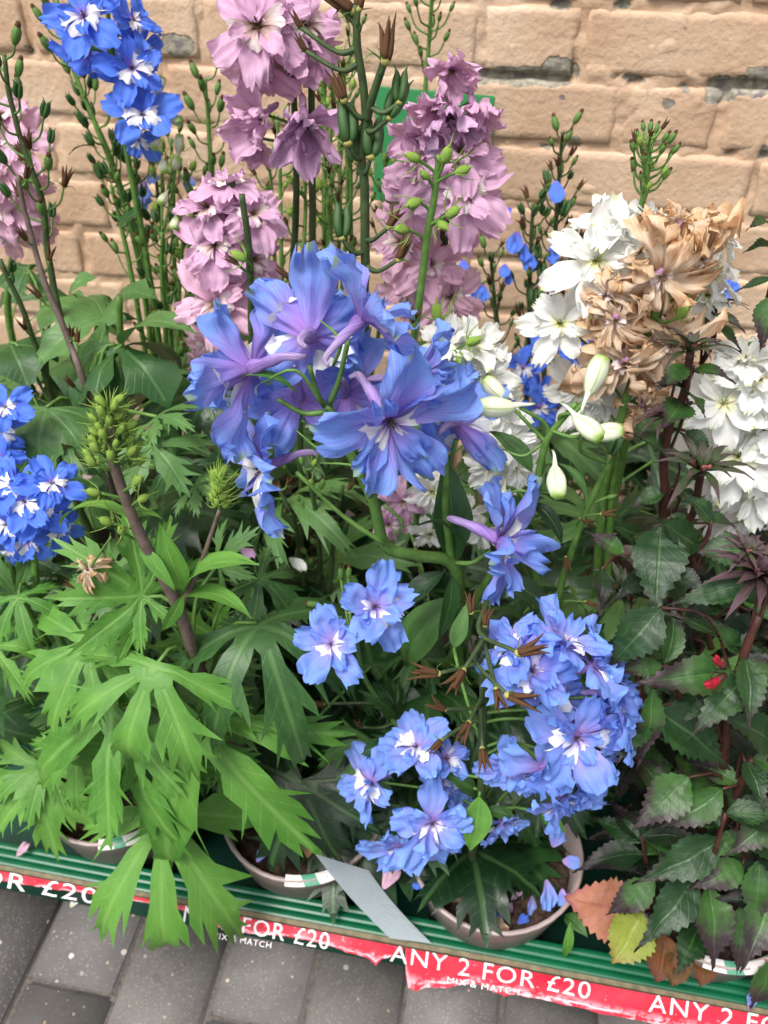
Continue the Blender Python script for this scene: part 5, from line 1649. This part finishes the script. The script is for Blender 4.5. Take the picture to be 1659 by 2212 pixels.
for (st_, n) in (([(742, 130, .8), (745, 260, .8), (748, 500, .8)], 14), ([(720, 180, .82), (715, 300, .82), (712, 560, .8)], 14), ([(600, 250, .8), (605, 400, .8), (610, 600, .78)], 12), ([(700, 150, .85), (702, 260, .85), (700, 560, .8)], 14), ([(755, 330, .78), (758, 420, .78), (750, 640, .76)], 12), ([(712, 420, .74), (715, 520, .74), (720, 700, .72)], 12), ([(830, 330, .8), (832, 450, .8), (830, 640, .78)], 12), ([(580, 330, .84), (590, 450, .84), (600, 640, .82)], 12), ([(770, 60, .86), (735, 240, .85), (730, 560, .82)], 16), ([(655, 330, .8), (660, 460, .8), (655, 640, .78)], 12), ([(690, 90, .88), (700, 300, .87), (705, 600, .84)], 16)):
    L = Hh.stem(st_, 0.003, 0.0014, 'stem')
    Hh.pods(L, ['tiny', 'tiny', 'bud', 'dry'], n, 0.0, 0.5, (0.018, 0.03), (0.008, 0.012))
Hh.whorl(MID, 14, (0.03, 0.13), (0.16, 0.44), (0.07, 0.11), (-0.5, 0.1))

# ---------------------------------------------------------------- mauve blooms left of the blue ones
I = Plant('potted_delphinium', 'mauve pink delphinium with ruffled blooms just behind the large blue flowers', 'delphinium', -0.25, 0.64, DEL)
L = I.stem([(522, 420, .59), (535, 520, .59), (543, 640, .59), (545, 800, .60), (560, 1000, .61)], 0.0042, 0.0024, 'stem_dark')
I.stem([(500, 380, .63), (505, 520, .63), (500, 700, .63), (520, 900, .64)], 0.005, 0.003, 'stem_dark')
for q in ((452, 450, .62, 53, (-.4, .3, .85), 'mauve'), (545, 465, .62, 53, (.4, .3, .85), 'mauve'), (490, 400, .63, 46, (0, .75, .6), 'mauve'), (465, 530, .61, 57, (-.25, -.05, .95), 'mauve'), (548, 560, .62, 51, (.4, -.2, .85), 'mauve'), (468, 655, .60, 68, (-.15, -.15, .97), 'pink'), (545, 640, .62, 49, (.4, -.4, .8), 'pink'), (430, 590, .62, 44, (-.7, -.2, .7), 'pink'), (500, 600, .62, 47, (0, -.2, .9), 'pink'), (450, 740, .62, 46, (-.3, -.6, .7), 'pink'), (505, 480, .63, 46, (.1, .2, .9), 'mauve'), (440, 790, .63, 33, (-.3, -.7, .6), 'pink')):
    I.floret(*q)
for q in ((512, 570, .58, 'dry', 12, (-.7, .4, .4)), (655, 640, .58, 'dry', 14, (-.1, .9, .3)), (625, 600, .58, 'dry', 14, (-.6, .4, .4)), (530, 560, .58, 'bud', 15, (-.8, .3, .3)), (590, 640, .58, 'bud', 14, (.2, .6, .6)), (890, 695, .56, 'dry', 14, (.3, .6, .6))):
    I.podat(*q)
for (st_, n) in (([(610, 610, .62), (640, 800, .63), (650, 1000, .64)], 8), ([(660, 1010, .58), (680, 1100, .58), (690, 1250, .60)], 10), ([(600, 1050, .58), (640, 1150, .58), (660, 1300, .6)], 9), ([(740, 1050, .6), (720, 1180, .6), (710, 1300, .6)], 8)):
    L = I.stem(st_, 0.0038, 0.0018, 'stem_dark')
    I.pods(L, ['dry', 'tiny', 'bud'], n, 0.0, 0.6, (0.014, 0.026), (0.009, 0.013))
I.whorl(MID, 14, (0.04, 0.13), (0.18, 0.46), (0.07, 0.11), (-0.4, 0.2))
I.whorl(DARK, 12, (0.03, 0.12), (0.16, 0.4), (0.07, 0.11), (-0.5, 0.1))
for (px, py, k_) in ((520, 1185, 'droop'), (625, 1205, 'white')):
    I.loose_petal(px, py, .56, 22, (.7, -.4, .5), k_)

# ---------------------------------------------------------------- top left blue delphinium
G = Plant('potted_delphinium', 'tall delphinium with vivid blue blooms at its tip and many green seed pod stems', 'delphinium', -0.46, 0.845, DEL)
for (st_, n, md) in (([(220, -60, .78), (240, 80, .78), (262, 250, .78), (290, 420, .78), (330, 640, .78)], 0, None), ([(120, -10, .84), (160, 150, .83), (220, 300, .82), (265, 430, .82), (310, 620, .81)], 24, ['green', 'tiny']), ([(175, 200, .85), (235, 330, .84), (280, 460, .83), (320, 600, .82)], 14, ['green']),
                     ([(445, 170, .88), (450, 280, .88), (455, 380, .87), (450, 600, .86)], 14, ['tiny']), ([(395, 380, .84), (420, 440, .84), (420, 640, .83)], 9, ['tiny', 'bud']), ([(330, 350, .86), (345, 450, .86), (360, 620, .85)], 12, ['green', 'tiny', 'bud']), ([(290, 330, .84), (300, 450, .84), (330, 650, .83)], 12, ['green', 'dry']), ([(370, 300, .9), (375, 420, .9), (380, 640, .88)], 14, ['tiny', 'bud']), ([(240, 400, .8), (265, 500, .8), (300, 680, .79)], 12, ['green', 'tiny']), ([(400, 480, .8), (390, 580, .8), (385, 720, .79)], 14, ['green', 'tiny']), ([(350, 500, .76), (350, 600, .76), (360, 760, .76)], 14, ['tiny', 'green']), ([(445, 560, .78), (440, 660, .78), (430, 800, .77)], 10, ['tiny'])):
    L = G.stem(st_, 0.0042, 0.0016, 'stem')
    if n:
        G.pods(L, md, n, 0.0, 0.55, (0.02, 0.036), (0.012, 0.018))
for q in ((183, 38, .75, 62, (0, -.05, 1)), (285, 45, .77, 48, (.75, .2, .5)), (190, 120, .76, 56, (-.35, -.35, -.65)), (285, 150, .75, 52, (.3, -.05, .95)), (308, 250, .74, 58, (.15, .1, .97)), (300, 300, .76, 38, (0, -.7, .6)), (150, 80, .78, 40, (-.7, -.2, .5)), (235, 100, .79, 40, (0, 0, -.9)), (305, 100, .78, 40, (.6, -.3, .6))):
    G.floret(*q, 'deepblue')
for (px, py, v) in ((335, 205, (.5, .85, .2)), (370, 262, (.6, -.2, .6)), (345, 305, (-.1, -.6, .6)), (352, 350, (.2, -.7, .5)), (375, 365, (.4, .2, .6)), (385, 330, (.2, .6, .5)), (360, 420, (-.2, -.7, .6)), (380, 470, (0, -.8, .5))):
    p = at(px, py, .76)
    G.put('bud', G.rr.choice(WBUD), frame(p, cdir(*v), cdir(0, .4, .6), .018))
    G.pedicel(p, cdir(*v), .001)
G.leaf(LANCE['dark'][1], (215, 322, .80), (148, 335, .79), (0, .9, .4), petiole=False, wide=1.2)
G.leaf(LANCE['dark'][3], (300, 460, .78), (250, 490, .78), (0, .5, .9), petiole=False, wide=1.8)
for (px, py, s_) in ((310, 390, 30), (315, 420, 26), (330, 370, 20), (410, 380, 20), (300, 400, 20)):
    G.loose_petal(px, py, .86, s_, (.1, -.8, .5), 'paleblue')
G.whorl(BROAD, 14, (0.03, 0.13), (0.16, 0.5), (0.07, 0.11), (-0.4, 0.2))

# ---------------------------------------------------------------- pink at the left edge, seed stem in front
Fp = Plant('potted_delphinium', 'soft pink delphinium spike growing beside the brick wall at the tray end', 'delphinium', -0.655, 0.845, DEL)
Fp.stem([(20, 190, .82), (25, 350, .82), (30, 520, .82), (20, 700, .82)], 0.005, 0.003, 'stem')
for q in ((8, 250, .80, 56, (-.2, .4, .9)), (32, 305, .79, 62, (.3, .1, .95)), (0, 360, .79, 66, (-.3, 0, .95)), (40, 395, .80, 60, (.4, -.2, .9)), (5, 450, .79, 62, (-.2, -.2, .95)), (55, 465, .80, 54, (.5, -.4, .8)), (20, 505, .8, 50, (0, -.6, .8)), (-30, 290, .8, 60, (-.4, .2, .9)), (95, 490, .82, 36, (.5, -.4, .7))):
    Fp.floret(*q, 'pink')
Fp.whorl(BROAD, 14, (0.03, 0.13), (0.2, 0.5), (0.08, 0.12), (-0.4, 0.2))

S = Plant('potted_delphinium', 'seeding delphinium with a long thin stem of dark pods over large smooth green leaves', 'delphinium', -0.455, 0.64, DEL)
L = S.stem([(8, 118, .66), (30, 250, .655), (70, 370, .65), (95, 450, .65), (105, 560, .65), (135, 700, .64), (170, 800, .62), (200, 900, .6)], 0.0042, 0.0018, 'stem_dark')
S.pods(L, ['green', 'tiny', 'dry', 'green'], 20, 0.0, 0.42, (0.022, 0.036), (0.012, 0.018), mat='stem')
L = S.stem([(38, 380, .6), (60, 480, .6), (100, 620, .59), (150, 740, .58), (190, 860, .57)], 0.0036, 0.0018, 'stem_brown')
S.pods(L, ['dry'], 10, 0.0, 0.9, (0.012, 0.02), (0.012, 0.017), mat='stem')
L = S.stem([(0, 560, .62), (60, 700, .62), (110, 860, .62), (130, 1000, .6)], 0.004, 0.002, 'stem_dark')
S.pods(L, ['dry', 'green'], 7, 0.0, 0.7, (0.014, 0.024), (0.012, 0.016))
S.stem([(258, 640, .64), (262, 760, .64), (270, 900, .64)], 0.004, 0.003, 'stem')
for q in [(BROAD[1], (257, 750, .60), (372, 885, .57), (0, .6, .8), 1.1), (BROAD[3], (250, 745, .60), (235, 900, .57), (0, .5, .9), 1.0), (LANCE['mid'][1], (265, 745, .6), (425, 720, .58), (0, .8, .6), 1.5), (BROAD[0], (230, 690, .66), (60, 700, .66), (0, .7, .7), 1.1), (BROAD[2], (100, 880, .54), (85, 1020, .50), (0, .5, .9), 1.3), (MID[4], (330, 960, .52), (420, 1070, .50), (0, .6, .8), 1.3),
          (MID[0], (340, 900, .55), (430, 930, .53), (0, .7, .7), 1.1), (BROAD[2], (230, 660, .68), (340, 650, .68), (0, .7, .7), 1.1), (BROAD[0], (60, 580, .72), (-10, 640, .7), (0, .7, .7), 1.2), (BROAD[1], (150, 640, .72), (210, 600, .74), (0, .7, .7), 1.1), (BROAD[2], (20, 740, .64), (60, 850, .6), (0, .6, .8), 1.2), (LANCE['mid'][3], (160, 880, .56), (200, 800, .58), (0, .6, .8), 1.4), (MID[3], (150, 960, .52), (180, 1080, .49), (0, .5, .9), 1.1), (MID[1], (380, 1000, .55), (340, 1090, .53), (0, .5, .9), 1.1), (MID[0], (420, 1050, .53), (500, 1080, .52), (0, .6, .8), 1.2), (DARK[1], (450, 860, .6), (400, 960, .58), (0, .6, .8), 1.2)]:
    S.leaf(q[0], q[1], q[2], q[3], wide=q[4])
S.whorl(BROAD, 12, (0.04, 0.14), (0.24, 0.5), (0.09, 0.13), (-0.3, 0.2))
S.whorl(MID, 10, (0.04, 0.14), (0.22, 0.5), (0.08, 0.12), (-0.3, 0.2))
S.whorl(DARK, 12, (0.03, 0.12), (0.16, 0.4), (0.07, 0.11), (-0.5, 0.1))

# ------------------------------------------------------------------ pot labels (bands inside the rims)
def label_mat():
    t = NT('printed_pot_label')
    u, v = t.uv()
    c = t.ramp(t.math('ADD', u, t.math('MULTIPLY', v, 0.12)), [(0.0, srgb(214, 210, 208)), (0.3, srgb(84, 148, 122)), (0.52, srgb(214, 210, 208)), (0.86, srgb(188, 120, 124)), (0.9, srgb(222, 220, 218)), (0.96, srgb(190, 186, 184))], 'CONSTANT')
    return t.set(c, 0.35, 0.5)


M['label'] = label_mat()
for (pl, a0, a1) in ((D, 4.75, 5.5), (E, 4.9, 5.5), (C, 4.5, 5.3)):
    v, f, uv = [], [], []
    for i in range(21):
        a = a0 + (a1 - a0) * i / 20
        for (r, z, k) in ((0.089, 0.1385, 0), (0.081, 0.1465, 0.5), (0.0765, 0.137, 1)):
            v.append((r * math.cos(a), r * math.sin(a), z))
            uv.append((i / 20, k))
    for i in range(20):
        for k in range(2):
            q = i * 3 + k
            f.append((q, q + 1, q + 4, q + 3))
    link('label', mesh('label', v, f, M['label'], uv), pl.o)

# ------------------------------------------------------------------ grey plant card leaning in the front pot
cA, cB, cC, cD = at(681, 1845, .37), at(795, 1880, .385), at(932, 2038, .352), at(842, 2027, .345)
M['card'] = plain('grey_card', srgb(142, 152, 156), srgb(158, 168, 172), 14, 0.4, 0.4, 0.05)
org = cD.copy()
nrm = (cB - cA).cross(cD - cA).normalized()
v, f = [], []
for sgn in (0, 1):
    for j in range(9):
        for i in range(5):
            u_, w_ = i / 4, j / 8
            p = (cA.lerp(cB, u_)).lerp(cD.lerp(cC, u_), w_) + nrm * (0.006 * math.sin(w_ * math.pi) - 0.0007 * sgn)
            v.append(p - org)
for j in range(8):
    for i in range(4):
        q = j * 5 + i
        f += [(q, q + 1, q + 6, q + 5), (45 + q, 45 + q + 5, 45 + q + 6, 45 + q + 1)]
per = [i for i in range(5)] + [5 * j + 4 for j in range(1, 9)] + [40 + i for i in range(3, -1, -1)] + [5 * j for j in range(7, 0, -1)]
for q in range(len(per)):
    q2 = (q + 1) % len(per)
    f.append((per[q2], per[q], 45 + per[q], 45 + per[q2]))
fx = Matrix.Translation(org)
me = mesh('plant_card', v, f, M['card'], None, False)
tag(link('plant_card', me, None, fx), 'blank grey plastic plant card leaning over the tray rim', 'plant card')

# ------------------------------------------------------------------ fallen petals
fp = random.Random(21)
PET = 'shrivelled blue petals lying on the compost of the front pot'
for i in range(46):
    a, r = fp.uniform(2.6, 5.2), fp.uniform(0.03, 0.074)
    p = Vector((B.base.x + r * math.cos(a), B.base.y + r * math.sin(a), FLOOR + 0.119 + fp.uniform(0, .012)))
    o = link('fallen_petal', fp.choice(KINDS[fp.choice(['deepblue', 'deepblue', 'dry', 'droop'])]['out']), None, frame(p, Vector((fp.uniform(-1, 1), fp.uniform(-1, 1), fp.uniform(-.2, .6))), Vector((fp.uniform(-.6, .6), fp.uniform(-.6, .6), 1)), fp.uniform(.010, .02)))
    tag(o, 'small shrivelled petal lying on the compost below the pale blue delphinium', 'petal', PET)
for (px, py, z, s_, lab, kk) in ((152, 1960, .003, .022, 'white petal lying on the grey pavers beside the green leaf', 'white'), (36, 1850, TZ + .012, .016, 'pale lilac petal stuck on the tray rim above the word FOR', 'pink'), (1390, 2118, .06, .014, 'pink petal lying under the rusty lobelia leaf', 'pink'), (1618, 2180, TZ + .012, .014, 'pale blue petal resting on the green rim under the lobelia', 'paleblue'),
                                 (555, 1862, .155, .016, 'pale blue petal caught on the dark palmate leaf', 'paleblue'), (578, 1780, .19, .018, 'lilac petal curled on the dark palmate leaf', 'paleblue'), (828, 1920, .155, .028, 'long lilac petal standing beside the grey card', 'pink')):
    p = atz(px, py, z)
    tag(link('fallen_petal', KINDS[kk]['out'][1], None, frame(p, Vector((.3, .8, .25)), Vector((.1, -.2, 1)), s_)), lab, 'petal')
p = atz(665, 1775, .18)
tag(link('withered_leaf', LOB['tan'][0], None, frame(p, cdir(0, -.9, .3), cdir(.3, .3, .9), .034)), 'small withered tan leaf lying on the dark palmate leaf', 'leaf')
